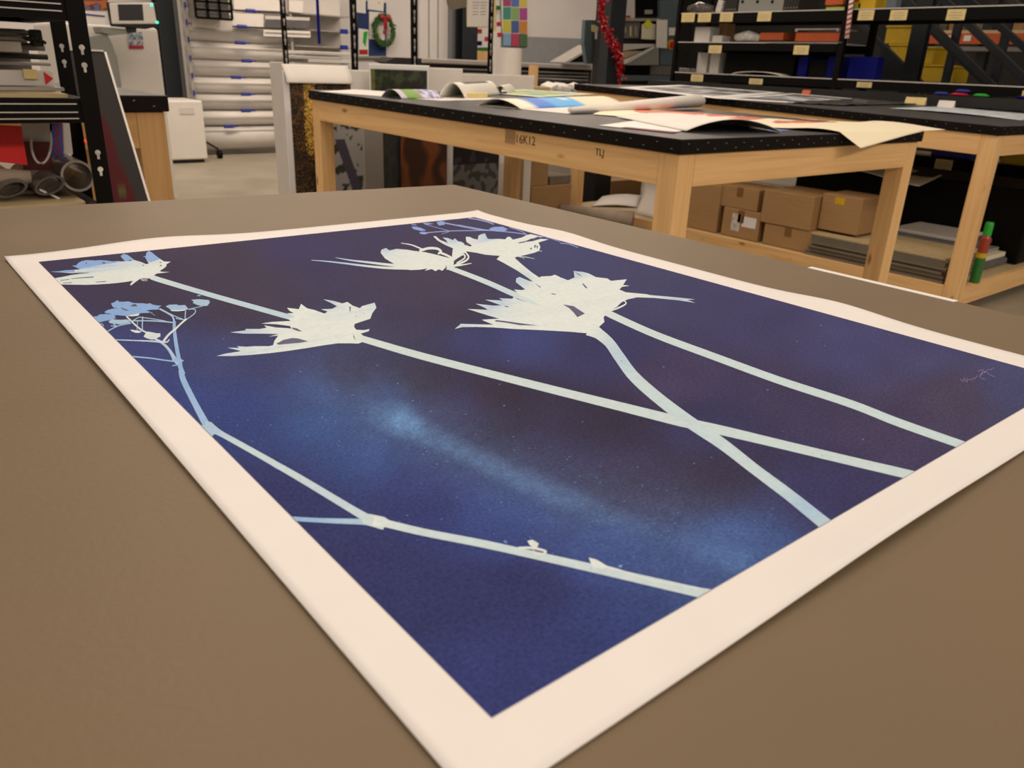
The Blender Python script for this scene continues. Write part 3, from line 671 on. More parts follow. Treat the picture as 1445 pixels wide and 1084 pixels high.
# white sheet curled near the corner
archpx('curled_poster', 'white sheet with grey underside arched near the corner of the middle table', 'poster', (884, 183), (973, 191), (1040, 160), .001, m='whitep')
def arc2(u, v):
    a, b, c, d = Vector((1.985, 1.60, 0)), Vector((2.335, 1.50, 0)), Vector((2.62, 1.98, 0)), Vector((2.2, 2.1, 0))
    p = lerp(lerp(a, b, u), lerp(d, c, u), v); p.z = tz(p)+.005+.036*math.sin(math.pi*u)**.85*(1-.55*v); return p
bpy.data.objects.remove(bpy.data.objects['curled_poster.001'])
setp(grid(arc2, 26, 14).build('curled_poster', 'whitep', smooth=True, solid=.0012, uvw=(0, 0, 1)), 'white sheet curled into an arch near the corner of the middle table', 'poster')
sheet('leaflet', 'white sheet with a dark red edge under the white arched sheet', 'paper', [(845,178), (950,189), (1000,175), (905,170)], fn=lambda u, v: A(120, 40, 50) if v < .12 and u > .3 else W_, lift=lambda u, v: .001)
sheet('leaflet', 'small leaflet with blue and gold picture right of the arched sheet', 'paper', [(1068,188.5), (1100,187), (1150,176), (1115,173)], fn=lambda u, v: A(90, 110, 150) if .2 < v < .6 else (A(225, 170, 80) if v >= .6 else A(60, 60, 75)), base=.0008)

# ---- things on table 2
def bw(u, v):
    if min(u, 1-u, v, 1-v) < .09: return A(248, 228, 205)
    return A(60, 56, 52) if noise.noise(Vector((u*9, v*5, 1))) > -.05 else A(175, 165, 155)
def letters(u, v):
    if min(u, 1-u, v, 1-v) < .10: return A(248, 228, 205)
    if .28 < v < .72 and .12 < u < .9: return A(235, 225, 215) if math.sin(u*48)+.6*math.sin(v*20+u*9) > .1 else A(35, 32, 30)
    return A(75, 70, 66)
sheet('print_sheet', 'black and white print on the far end of the right table', 'print', [(872,123.5), (1010,139), (1110,131), (960,120)], fn=bw)
sheet('print_sheet', 'grey print with rows of white lettering on the right table', 'print', [(1010,139.5), (1120,146), (1215,135.5), (1120,130)], fn=letters, base=.003)
sheet('plastic_sheet', 'crumpled clear plastic sheet on the right table', 'plastic', [(1110,146), (1190,150), (1300,141), (1215,133)], m='foil', lift=lambda u, v: .010*abs(noise.noise(Vector((u*6, v*6, 0)))), base=.006)
sheet('print_sheet', 'pale grey sheet at the near right of the right table', 'paper', [(1255,153), (1440,170), (1490,160), (1330,150)], fn=lambda u, v: A(190, 183, 175) if noise.noise(Vector((u*12, v*9, 1))) > .15 else A(222, 214, 203), lift=lambda u, v: .008*math.sin(u*3.1)*(1-v))
sheet('paper_sheet', 'white sheet beyond the reserved label on the right table', 'paper', [(1410,142), (1445,146), (1490,143), (1445,139)])
def tent(px0, px1, y0, y1, label, m='label', X=None):
    X = min(5.66, onT((px0+px1)/2, y1).x)
    b_ = sbox(px0, y0, px1, y1, X, .004); z0 = tz((X, b_[1]))+.002; h = b_[5]-b_[2]
    o = MB(); o.prism([(X, b_[1], z0), (X+.03, b_[1], z0), (X+.016, b_[1], z0+h)], (0, b_[4]-b_[1], 0))
    setp(o.build('label_tent', m), label, 'label')
tent(1277, 1306, 134.5, 145, 'folded yellow label standing on the right table', X=4.52)
tent(1323, 1346, 141.5, 151, 'white plastic tag standing on the right table', m='white', X=4.36)
tent(1131, 1142, 126, 133, 'small orange marker on the right table', m='orange', X=4.6)

# ================================================================== UNDER TABLE 2: boxes, boards
zs = .146
def cbox(x0, y0, x1, y1, X, dep, z0, label, tape=True, m='card'):
    a = PX(x0, (y0+y1)/2, X); b_ = PX(x1, (y0+y1)/2, X); zt = PX((x0+x1)/2, y0, X).z
    t = thing('cardboard_box', label, 'box', (X+dep/2, (a.y+b_.y)/2, z0), 'cardboard boxes on the lower shelf')
    MB().box(X, b_.y+.003, z0, X+dep, a.y-.003, zt).build('carton', m, t, bevel=.004)
    if tape:
        ym = lerp(a.y, b_.y, .5); MB().box(X-.0012, ym-.022, z0+(zt-z0)*.55, X-.0002, ym+.022, zt-.002).build('tape', 'btape', t)
    return t, zt
XS = T2[0]+.06
c1, z1_ = cbox(966, 258, 1014, 340, XS, .30, zs, 'tall plain cardboard box at the left end, just right of the near pine leg', False)
b2 = cbox(1017, 296, 1071, 350, XS, .26, zs, 'low box with clear tape and a white shipping label')
MB().box(XS-.0012, PX(1067, 315, XS).y, PX(1058, 322, XS).z, XS-.0002, PX(1047, 315, XS).y, PX(1058, 307, XS).z).build('shipping_label', 'paper', b2[0])
MB().box(XS-.0012, PX(1044, 315, XS).y, PX(1038, 326, XS).z, XS-.0002, PX(1032, 315, XS).y, PX(1038, 301, XS).z).build('clear_tape', 'tape', b2[0])
cbox(1017, 264, 1071, 296, XS+.012, .25, b2[1]+.001, 'cardboard box standing on the box with the shipping label')
b3 = cbox(1074, 320, 1146, 372, XS, .34, zs, 'wide cardboard box at the bottom between the taped box and the flattened boards')
cbox(1074, 272, 1148, 320, XS-.006, .34, b3[1]+.001, 'wide open cardboard box on top of the wide bottom box', False)
b4 = cbox(1157, 276, 1216, 318, XS+.06, .25, zs+.135, 'cardboard box with a yellow mark standing behind the flattened boards', False)
MB().box(XS+.0588, PX(1192, 285, XS+.06).y, PX(1186, 289, XS+.06).z, XS+.0598, PX(1178, 285, XS+.06).y, PX(1186, 279, XS+.06).z).build('yellow_mark', 'yellow', b4[0])
# flattened boards
ya = PX(1338, 360, XS-.02).y; yb = PX(1146, 330, XS-.02).y
z = zs; k = 0
for k in range(11):
    th = .0105; dy = random.uniform(-.015, .015); dx = random.uniform(-.012, .012)
    y0_ = max(ya+dy, T2[1]+.09)
    o = MB().box(XS-.02+dx, y0_, z+.0008, XS+.42+dx, yb+dy+(.03 if k < 2 else 0), z+th).build('flat_carton', 'ply' if k == 10 else 'cardd')
    ORD = ('lowest', 'second lowest', 'third lowest', 'fourth lowest', 'fifth lowest', 'middle', 'fifth from top', 'fourth from top', 'third from top', 'second from top')
    setp(o, ORD[min(k, 9)]+' flattened carton in the stack between the two table legs' if k < 10 else 'lighter brown flattened carton, topmost of the stack between the table legs', 'board', 'flattened cartons in the stack' if k < 10 else None); z += th+.0006
# things on the lower shelf to the right of the leg (between leg and frame edge)
def shelfpack(px0, py0, px1, py1, Y, dep, m, name, label, cat, z0=None, rz=0):
    a = PY(px0, (py0+py1)/2, Y); b_ = PY(px1, (py0+py1)/2, Y); zt = PY((px0+px1)/2, py0, Y).z; zb = PY((px0+px1)/2, py1, Y).z if z0 is None else z0
    return setp(MB().box(a.x, Y, zb, b_.x, Y+dep, zt).build(name, m, bevel=.003), label, cat)
# spray can on the front rail
cc = PY(1375, 395, T2[1]+.028); cx = cc.x; cy = T2[1]+.026; z0 = .1465
can = thing('spray_can', 'green and red spray can with a bright green cap standing on the lower rail', 'spray can', (cx, cy, z0))
def lathe(prof, cx, cy, n=20):
    s = MB(); s.tube([(cx, cy, z) for r, z in prof], [r for r, z in prof], n); return s
HT = PY(1386, 316, cy).z-z0
lathe([(.0230, z0), (.0235, z0+.004), (.0235, z0+HT*.42)], cx, cy).build('can_body', 'dgreen', can, smooth=False)
lathe([(.0236, z0+HT*.42), (.0236, z0+HT*.50)], cx, cy).build('can_band', 'yellow', can)
lathe([(.0235, z0+HT*.50), (.0235, z0+HT*.74), (.017, z0+HT*.79)], cx, cy).build('can_shoulder', 'rust', can)
lathe([(.0195, z0+HT*.79), (.0195, z0+HT*.97), (.017, z0+HT)], cx, cy).build('cap', 'green', can)
# grey plastic trays etc at right on lower shelf
z = .1468
for k in range(9):
    o = MB().box(4.29+random.uniform(-.01, .01), 1.66, z, 4.45, 1.98, z+.008).build('flat_carton', 'cardd'); z += .0086
    setp(o, ORD[k if k < 5 else k+1]+' flattened carton in the short stack beside the spray can' if k < 8 else 'topmost flattened carton in the short stack beside the spray can', 'board', 'short stack of cartons by the spray can')
for (x0_, y0_, x1_, y1_, za_, zb2, m_, nm_, lb_, ct_, bv_) in (
    (4.47, 1.60, 4.91, 2.05, .1468, .186, 'greycard', 'plastic_tray', 'grey plastic tray at the right end of the lower shelf', 'tray', .012),
    (4.48, 1.62, 4.91, 2.06, .1868, .212, 'cream', 'board_pack', 'pack of cream board lying on the grey tray', 'board', .003),
    (4.50, 1.66, 4.91, 2.08, .2128, .232, 'lgrey', 'pale_board', 'pale grey board on top of the cream pack', 'board', .003),
    (4.49, 1.70, 4.91, 2.10, .2328, .278, 'greycard', 'moulded_case', 'dark grey moulded case on the pale board beside the spray can', 'case', .016),
    (4.55, 1.76, 4.91, 2.12, .2788, .296, 'offw', 'foam_board', 'off-white foam board topmost of the pile beside the spray can', 'board', .003)):
    setp(MB().box(x0_, y0_, za_, x1_, y1_, zb2).build(nm_, m_, bevel=bv_), lb_, ct_)
s = MB(); s.tube([(4.60, 2.16, .190), (4.90, 2.16, .190)], .042, 18); setp(s.build('grey_bag', 'greycard', smooth=True), 'rolled grey fabric behind the pale boards', 'fabric')
# long white board leaning over behind
s = grid(lambda u, v: (4.60+.30*u, 2.25-.02*u+.5*v, .27+.03*math.sin(v*3)-.02*u), 8, 8); setp(s.build('foam_sheet', 'whitep', smooth=True, solid=.012, uvw=(0, 0, 1)), 'curved white foam sheet on the lower shelf of the right table', 'foam sheet')
bx_ = PX(1350, 260, 4.95)
setp(MB().box(4.93, 1.56, zs, 5.5, 3.0, PX(1330, 252, 4.95).z).build('black_crate', 'black', bevel=.01), 'large black crate at the back of the lower shelf under the right table', 'crate')
zt_ = PX(1330, 252, 4.95).z+.002
P_ = [PZ(1199, 238, zt_), PZ(1297, 262, zt_), PZ(1330, 247, zt_), PZ(1250, 232, zt_)]
g = grid(lambda u, v: quad(*P_)(u, v)+Vector((0, 0, .004*math.sin(u*6))), 10, 10)
setp(g.build('paper_sheet', 'whitep', smooth=True, solid=.003, uvw=(0, 0, 1)), 'loose pale sheets lying on the black crate, seen between the two pine tables', 'paper')
# ================================================================== LEFT: black shelving
SX = .455
ls = thing('shelving_unit', 'black slotted-post shelving unit at the left holding tubes and a grey feeder', 'shelving', (0, 2.0, 0))
def slotpost(x, y, zs_, parent, w=.030, d=.030, ztop=2.1, m='black', slotz=()):
    MB().box(x, y, 0, x+w, y+.002, ztop).build('post', m, parent)
    MB().box(x+w-.002, y+.0021, 0, x+w, y+d, ztop).build('post_flange', m, parent)
    s = MB()
    for z in slotz:
        cx_ = x+w*.5; pl = [(cx_+.0047*math.cos(a), y-.0012, z+.0047*math.sin(a)) for a in np.linspace(-1.1, math.pi+1.1, 12)]
        s.prism(pl+[(cx_-.0021, y-.0012, z-.0115), (cx_+.0021, y-.0012, z-.0115)], (0, .001, 0))
    if slotz: s.build('keyhole_slots', 'tape', parent)['kind'] = 'stuff'
YF, YB = 1.62, 2.02
fx = PY(111, 60, YF)
slz = [PY(114, y, YF).z for y in (67, 92, 240, 216)]
slotpost(PY(101, 60, YF).x, YF, None, ls, w=PY(127, 60, YF).x-PY(101, 60, YF).x, slotz=slz)
slb = [PY(85, y, YB).z for y in (65, 87)]
slotpost(PY(75, 60, YB).x, YB, None, ls, w=.030, slotz=slb)
slotpost(-.75, YF, None, ls, w=.03); slotpost(-.75, YB, None, ls, w=.03)
xR = PY(118, 140, YF).x-.004; xL = -.73
def lvl(ytop, ybot, lines, board=True, m='ply'):
    zt = PY(60, ytop, YF).z; zb = PY(60, ybot, YF).z
    MB().box(xL, YF+.003, zb, xR, YF+.028, zt).build('beam', 'black', ls)
    s = MB()
    for f in lines:
        z = lerp(zt, zb, f); s.box(xL, YF+.0005, z-.0010, xR-.008, YF+.0028, z+.0010)
    s.build('beam_lip', 'steel', ls)
    MB().box(xR-.012, YF+.030, zb, xR+.012, YB-.002, zt).build('side_beam', 'black', ls)
    MB().box(xL, YB-.028, zb, xR-.013, YB-.002, zt).build('beam', 'black', ls)
    if board: MB().box(xL, YF+.030, zt-.004, xR-.014, YB-.030, zt+.006).build('shelf_board', m, ls)
    return zt
lvl(-6, 26, (.3, .62), m='whitep')
zm = lvl(139, 174, (.22, .56, .82))
zl = lvl(297, 312, (.4,))
# feeder machine on the middle shelf
fy = 1.70
mz = zm+.007
fm = thing('paper_feeder', 'grey metal sheet feeder with rods and clamps on the middle shelf', 'machine', (.05, 1.8, mz))
def Lx(px, Y): return PY(px, 100, Y).x
xr = Lx(80, 1.78)
MB().box(-.40, 1.74, mz, xr, 1.93, mz+.006).build('base_tray', 'lgrey', fm)
MB().box(-.40, 1.76, mz+.007, xr-.01, 1.775, mz+.034).build('front_rail', 'offw', fm, bevel=.002)
MB().box(-.40, 1.90, mz+.007, xr-.02, 1.925, mz+.105).build('back_plate', 'mgrey', fm)
for k, (zz, rr, mm) in enumerate(((.045, .0035, 'lgrey'), (.057, .005, 'dgrey'), (.074, .007, 'mgrey'), (.088, .0035, 'steel'), (.098, .005, 'mgrey'))):
    MB().tube([(-.40, 1.80+.015*k, mz+zz), (xr-.005, 1.80+.015*k, mz+zz)], rr, 10).build('rod', mm, fm, smooth=True)
MB().box(xr-.030, 1.79, mz+.075, xr-.012, 1.82, mz+.104).build('clamp', 'dgrey', fm, bevel=.003)
MB().box(xr-.10, 1.785, mz+.064, xr-.05, 1.80, mz+.082).build('clamp_plate', 'white', fm, bevel=.002)
MB().box(xr-.17, 1.80, mz+.048, xr-.15, 1.83, mz+.066).build('clamp', 'dgrey', fm, bevel=.003)
MB().box(xr-.06, 1.752, mz+.020, xr-.038, 1.7595, mz+.036).build('catch', 'label', fm)
MB().prism([(xr-.026, 1.758, mz+.010), (xr-.012, 1.758, mz+.021), (xr-.026, 1.758, mz+.032)], (0, .0015, 0)).build('red_arrow', 'red', fm)
s = MB()
for k in range(5): s.tube([(xr-.035+.006*k, 1.785, mz+.085+.004*math.sin(k)), (xr-.033+.006*k, 1.86, mz+.09)], .003, 8)
s.build('spring_set', 'dgrey', fm)['kind'] = 'stuff'
# lower bay: tubes, red sheet, kraft roll
zb_ = zl+.007
def tubeobj(px, py, rpx, Y, L_, name, label, mo, mi, cat='tube', ecc=1.0, squash=1.0, ri=.8):
    c = PY(px, py, Y); r = rpx*1.53/FPX*(1 if squash == 1 else 1.0)
    c.z = zb_+.0085+r*squash*1.05
    t = thing(name, label, cat, (c.x, Y, c.z-r*squash))
    n = 26
    s = MB()
    rings = [(Y, 1.0), (Y+L_, 1.0), (Y+L_, ri), (Y, ri)]
    for yy, k in rings:
        for j in range(n):
            a = 2*math.pi*j/n
            s.v.append(Vector((c.x+r*k*math.cos(a)*ecc, yy, c.z+r*k*math.sin(a)*squash+(.25*r*k*math.cos(a) if squash < 1 else 0))))
    for q_ in range(4):
        for j in range(n): s.f.append((q_*n+j, q_*n+(j+1) % n, ((q_+1) % 4)*n+(j+1) % n, ((q_+1) % 4)*n+j))
    s.build('tube_wall', mo, t, smooth=False)
    MB().pipe((c.x, Y-.0015, c.z), (c.x, Y-.0003, c.z), r*1.0, r*.86, 26).build('rim', mi, t) if squash == 1 else None
    return t, c, r
tubeobj(112, 263, 21, 1.70, .26, 'plastic_tube', 'round clear plastic-wrapped tube at the right of the bottom shelf', 'foil', 'lgrey')
tubeobj(72, 270, 19, 1.69, .26, 'plastic_tube', 'squashed plastic sleeve with paper inside, left of the round tube', 'foil', 'lgrey', squash=.62)
tubeobj(18, 272, 19, 1.69, .26, 'plastic_tube', 'flattened plastic sleeve at the frame edge on the bottom shelf', 'foil', 'lgrey', squash=.5)
p0 = PY(72, 274, 1.688); s = MB(); s.obox((p0.x, 1.80, p0.z-.002), .036, .20, .003, 0, 0, .55)
setp(s.build('rolled_paper', 'whitep'), 'white paper tucked inside the squashed sleeve', 'paper')
p0 = PY(15, 247, 1.74); s = MB(); s.tube([(p0.x-.20, 1.76, p0.z-.004), (p0.x-.06, 1.75, p0.z), (p0.x+.032, 1.74, p0.z-.006)], [.026, .024, .015], 16, flat=(1, .8))
setp(s.build('kraft_roll', 'brownp', smooth=True), 'crumpled brown kraft paper roll above the plastic sleeves', 'paper roll')
s = MB(); s.box(PY(5, 280, 1.76).x-.12, 1.76, zb_+.0002, PY(62, 280, 1.76).x, 1.95, zb_+.008); setp(s.build('kraft_parcel', 'brownp', bevel=.003), 'flat kraft parcel under the plastic sleeves', 'parcel')
a1, a2, a3, a4 = PY(-8, 176, 1.72), PY(30, 178, 1.72), PY(39, 233, 1.72), PY(-8, 228, 1.72)
setp(MB().prism([a1, a2, a3, a4], (0, .003, 0)).build('red_board', 'red'), 'bright red board standing in the bottom bay of the shelving', 'board')
a1, a2, a3, a4 = PY(30, 200, 1.78), PY(72, 200, 1.78), PY(74, 240, 1.78), PY(33, 240, 1.78)
setp(MB().prism([a1, a2, a3, a4], (0, .003, 0)).build('maroon_board', 'maroon'), 'dark maroon board behind the red board', 'board')
a1, a2, a3, a4 = PY(30, 172, 1.80), PY(73, 172, 1.80), PY(73, 204, 1.80), PY(32, 204, 1.80)
setp(MB().prism([a1, a2, a3, a4], (0, .003, 0)).build('grey_board', 'lgrey'), 'ribbed pale grey board above the maroon board', 'board')
s = MB(); pts = [PY(58+14*math.cos(a), 200+31*math.sin(a), 1.75) for a in np.linspace(-.5, math.pi+.2, 22)]
s.tube(pts, .0022, 8); setp(s.build('cable_loop', 'offw', smooth=True), 'white looped strap hanging in the bottom bay', 'strap')
def bluered(u, v):
    n_ = math.sin(u*9+math.sin(v*24)*1.5)
    return A(50, 80, 150, 1) if n_ > -.2 else A(150, 30, 45)
g = grid(quad(PY(72, 222, 1.80), PY(90, 220, 1.80), PY(88, 174, 1.80), PY(70, 174, 1.80)), 14, 30, bluered)
setp(g.build('gift_wrap', 'paint', solid=.004, uvw=(0, -1, 0)), 'blue and red patterned wrapping paper standing in the bottom bay', 'wrapping paper')
a1, a2, a3, a4 = PY(89, 174, 1.82), PY(98, 174, 1.82), PY(103, 218, 1.82), PY(91, 216, 1.82)
setp(MB().prism([a1, a2, a3, a4], (0, .003, 0)).build('white_board', 'offw'), 'narrow white board beside the patterned wrapping paper', 'board')
p0 = PY(121, 199, 1.66); setp(MB().tube([(p0.x, p0.y, p0.z), (p0.x, p0.y+.004, p0.z)], .0022, 10).build('indicator_light', 'redled'), 'tiny red indicator light inside the black shelving', 'light')
# leaning panel
def panelc(u, v):
    if v < .56 and u < .45+.5*(.56-v)+.15*noise.noise(Vector((u*3, v*3, 1))):
        k = noise.noise(Vector((u*2, v*5, 0)))
        if u > .35 and .02 < v < .10 and k > -.3: return A(95, 88, 45, .7)
        return A(105, 18, 24, .50)
    return A(70, 60, 52, .45)
YP = 2.10
pa, pb_, pc, pd = PY(92, 71, YP), PY(146, 73, YP+.02), PY(212, 296, YP-.25), PY(150, 300, YP-.25)
lp = thing('leaning_panel', 'dark grey and red printed panel with white edge leaning beside the shelving', 'panel', (pc.x, pc.y, 0))
dirv = (pc-pb_).normalized(); ext_ = pc+dirv*((pc.z-.02)/-dirv.z); ext2 = pd+(ext_-pc)
g = grid(quad(ext2, ext_, pb_, pa), 16, 60, lambda u, v: panelc(u, (v-.72)/.28 if v > .72 else 0))
g.build('printed_face', painted('panel_print', .55, spec=.12), lp, solid=.004, uvw=(0, -1, 0))
s = MB(); s.prism([pb_+Vector((.001, -.002, 0)), pb_+Vector((.0055, -.002, 0)), ext_+Vector((.0055, -.002, 0)), ext_+Vector((.001, -.002, 0))], (0, .008, 0)); s.build('white_edge', 'whitep', lp)
s = MB(); s.prism([pa+Vector((0, -.002, .0002)), pb_+Vector((0, -.002, .0002)), pb_+Vector((0, -.002, .004)), pa+Vector((0, -.002, .004))], (0, .008, 0)); s.build('white_edge', 'whitep', lp)

# ================================================================== LEFT BACK: copier
Yc = 6.3
cp = thing('copier', 'white office copier with tilting control screen at the left, behind the bench', 'copier', (1.0, Yc+.4, 0))
bb = fbox(146, 38, 232, 200, Yc+.02, .7); MB().box(bb[0]-.25, bb[1], .02, bb[3], bb[4], bb[5]).build('body', 'white', cp, bevel=.02)
d1 = [PY(x, y, Yc-.3) for x, y in ((120, 52), (150, 46), (158, 60), (166, 82), (172, 120), (170, 150), (120, 150))]
MB().prism(d1, (0, .3, 0)).build('side_cover', 'greyp', cp, bevel=.01)
Ys = Yc-.35
sc = thing('control_screen', 'white touch screen console with green lights above the copier', 'screen', PY(186, 42, Ys))
q4 = [PY(x, y, Ys) for x, y in ((154, 4), (217, 4), (222, 34), (158, 34))]
MB().prism(q4, (0, .035, 0)).build('console', 'white', sc, bevel=.008)
q4 = [PY(x, y, Ys+.006) for x, y in ((151, 3), (221, 4), (226, 38), (205, 41), (157, 37))]
MB().prism(q4, (0, .035, 0)).build('back_shell', 'dgrey', sc, bevel=.006)
q4 = [PY(x, y, Ys-.002) for x, y in ((166, 6), (201, 6), (203, 29), (168, 29))]
MB().prism(q4, (0, .0015, 0)).build('display', 'screen', sc)
for x, y in ((214, 7), (222, 31.5)):
    p = PY(x, y, Ys-.003); MB().tube([p, p+Vector((0, .003, 0))], .0085, 12).build('indicator', 'led', sc)
q4 = [PY(x, y, Ys+.02) for x, y in ((177, 37), (193, 37), (192, 46), (180, 46))]; MB().prism(q4, (0, .02, 0)).build('neck', 'dgrey', sc)
q4 = [PY(x, y, Ys+.03) for x, y in ((142, 38), (190, 42), (186, 47), (160, 50), (144, 46))]; MB().prism(q4, (0, .2, 0)).build('arm', 'greyp', sc)
def card_c(u, v):
    if v < .2: return A(185, 30, 50)
    n_ = noise.noise(Vector((u*4, v*4, 9)))
    return A(120, 150, 160) if n_ > .1 else (A(215, 200, 170) if n_ > -.2 else A(120, 90, 120))
Yk = Yc+.012
g = grid(quad(PY(182, 69, Yk), PY(203, 69, Yk), PY(201, 45, Yk), PY(180, 46, Yk)), 10, 12, card_c)
setp(g.build('picture_card', 'paint', solid=.003, uvw=(0, -1, 0)), 'small picture card with red strip stuck on the copier', 'card')
# white cabinet
cbx = fbox(228, 142, 290, 231, 8.6, .55)
cb = thing('white_cabinet', 'low white cabinet on the floor beside the roll rack', 'cabinet', (cbx[0]+.2, 8.9, 0))
MB().box(cbx[0]-.3, 8.6, .035, cbx[3], 9.15, cbx[5]).build('body', 'white', cb, bevel=.015)
MB().box(cbx[0]-.28, 8.63, 0, cbx[3]-.03, 9.1, .034).build('plinth', 'dgrey', cb)
v = fbox(254, 152, 274, 161, 8.595, .004); MB().box(*v).build('badge_panel', 'offw', cb)
# wall things left
def flat(name, label, cat, pts, Y, m='whitep', th=.006, parent=None):
    o = MB().prism([PY(x, y, Y) for x, y in pts], (0, th, 0)).build(name, m, parent)
    if parent is None: setp(o, label, cat)
    return o
flat('notice', 'white notice with blue heading on the left back wall', 'notice', ((117, 15), (150, 17), (150, 48), (117, 44)), 10.28)
flat('blue_heading', 'blue line', '', ((119, 19), (148, 22), (148, 24), (119, 21)), 10.27, 'blue', .004, bpy.data.objects['notice'])
def orangy(u, v):
    n_ = noise.noise(Vector((u*4, v*3, 1))); return A(190, 95, 40) if n_ > .1 else (A(95, 35, 25) if n_ > -.15 else A(90, 100, 130))
g = grid(quad(PY(108, 13, 10.28), PY(152, 14, 10.28), PY(152, -6, 10.28), PY(108, -6, 10.28)), 20, 12, orangy)
setp(g.build('picture', 'paint', solid=.004, uvw=(0, -1, 0)), 'orange and brown picture above the notice on the left back wall', 'picture')
# dark steel column left
def column(name, label, px0, px1, pyb, Y, w, m='col'):
    x = PY((px0+px1)/2, 60, Y).x
    s = MB(); s.box(x-w/2, Y, 0, x+w/2, Y+.012, 3.9); s.box(x-w/2, Y+.012+.16, 0, x+w/2, Y+.184, 3.9); s.box(x-.006, Y+.012, 0, x+.006, Y+.172, 3.9)
    return setp(s.build(name, m), label, 'column')
column('steel_column', 'dark steel column behind the white cabinet at the left', 228, 250, 0, 9.6, .17)
pa_ = fbox(250, -30, 268, 140, 10.25, .03); MB().box(pa_[0], 10.24, .4, pa_[3]+.1, 10.28, 2.6).build('trim_1', 'wallg')['kind'] = 'structure'

# ================================================================== ROLL RACK
Yr = 9.15
rx0, rx1 = PY(284, 213, Yr).x, PY(420, 213, Yr).x
rk = thing('roll_rack', 'tall rack of white media rolls with blue end clips against the back wall', 'rack', ((rx0+rx1)/2, Yr+.2, 0))
lines = [15, 38, 61, 86, 109.5, 133, 156, 178, 212]
zl_ = [PY(350, y-.0, Yr).z for y in lines]
for xx in (rx0-.03, rx1): MB().box(xx, Yr, .10, xx+.03, Yr+.03, 2.4).build('upright', 'lgrey', rk)
s = MB(); s.tube([(rx0-.02, Yr+.02, .4), (rx0-.02, Yr-.02, .2), (rx0+.10, Yr-.25, .10)], .012, 8); s.build('foot', 'dgrey', rk)
s = MB(); s.tube([(rx0+.09, Yr-.25, .045), (rx0+.13, Yr-.25, .045)], .045, 16); s.build('caster', 'black', rk)
z = zl_[-1]; 
zz_ = [max(.02, PY(350, y, Yr).z) for y in lines]
top = 2.4; pitch = zz_[1]-zz_[2]
levels = zz_[:]
zt_ = zz_[0]
while zt_+pitch < 2.3: zt_ += pitch; levels.insert(0, zt_)
clipx = [352, 340, 338, 347, 332, 346, 346, 322]
for i in range(len(levels)-1):
    a, b_ = levels[i], levels[i+1]; r = (a-b_)/2-.004; zc = (a+b_)/2
    o = MB().tube([(rx0+.01, Yr+.13, zc), (rx1-.01, Yr+.13, zc)], r, 20).build('media_roll', 'offw' if i % 2 else 'white', rk, smooth=True)
    MB().box(rx0, Yr-.004, a-.006, rx1, Yr+.008, a+.006).build('shelf_rod', 'mgrey', rk)
    MB().box(rx0-.022, Yr-.02, a-.02, rx0-.008, Yr-.002, a+.035).build('end_clip', 'blue', rk)
    kk = i-(len(levels)-9)
    if 0 <= kk < 8:
        cxp = PY(clipx[kk], lines[kk], Yr).x
        s = MB(); s.tube([(cxp-.05, Yr-.015, a), (cxp+.055, Yr-.015, a)], .021, 10, flat=(1, .9)); s.tube([(cxp+.055, Yr-.015, a), (cxp+.11, Yr-.015, a)], .009, 8); s.build('clip', 'blue', rk)
MB().box(rx0, Yr+.26, .1, rx1, Yr+.27, 2.4).build('back_panel', 'offw', rk)
# second bay to the right
rx2 = PY(496, 60, Yr).x
rk2 = thing('roll_rack', 'second bay of the roll rack behind the slotted posts, holding flat prints', 'rack', ((rx1+rx2)/2, Yr+.2, 0))
MB().box(rx1+.04, Yr+.26, .1, rx2, Yr+.27, 2.4).build('back_panel', 'offw', rk2)
for i, y in enumerate((21, 43, 66, 88)):
    z = PY(450, y, Yr).z; MB().box(rx1+.05, Yr, z-.007, rx2, Yr+.25, z+.007).build('shelf_rod', 'lgrey', rk2)
    if i in (1, 2, 3):
        x = PY(484, y, Yr).x; MB().box(x-.04, Yr-.03, z-.02, x+.05, Yr-.002, z+.03).build('clip', 'blue', rk2)
x = PY(449, 30, Yr).x; MB().box(x-.02, Yr-.02, PY(449, 62, Yr).z, x+.01, Yr-.004, 2.1).build('blue_bracket', 'dblue', rk2)
flat('mountain_print', 'panoramic print of a mountain range hanging on the roll rack', 'print', ((374, 22), (437, 25), (437, 40), (374, 38)), Yr-.035, 'greycard')
flat('snow_strip', '', '', ((374, 22), (437, 25), (437, 29), (374, 27)), Yr-.037, 'offw', .001, bpy.data.objects['mountain_print'])
flat('caption_strip', 'white sheet with a small dark caption below the mountain print', 'print', ((372, 42), (438, 44), (438, 53), (372, 51)), Yr-.035, 'whitep')
flat('caption', '', '', ((374, 45), (437, 47.5), (437, 50), (374, 47.5)), Yr-.037, 'inkg', .001, bpy.data.objects['caption_strip'])
o = thing('open_box', 'black and white open crate on the top of the roll rack', 'crate', PY(300, 30, Yr-.2))
bx = fbox(275, -20, 326, 26, Yr-.30, .28)
s = MB(); 
for z in np.linspace(bx[2], bx[5], 5): s.box(bx[0], bx[1], z-.012, bx[3], bx[1]+.01, z+.012)
for x in np.linspace(bx[0], bx[3], 4): s.box(x-.012, bx[1]+.0, bx[2], x+.012, bx[1]+.01, bx[5])
s.build('crate_bars', 'black', o); MB().box(bx[0]+.02, bx[1]+.03, bx[2], bx[3]-.02, bx[1]+.28, bx[5]-.05).build('crate_fill', 'mgrey', o)
flat('rack_sheet', 'white printed sheet under the crate on the roll rack', 'paper', ((270, 26), (328, 30), (328, 42), (272, 38)), Yr-.02, 'offw')
flat('rack_sheet', 'long white sheet at the top of the roll rack', 'paper', ((330, -4), (398, 0), (398, 16), (330, 13)), Yr-.02, 'whitep')
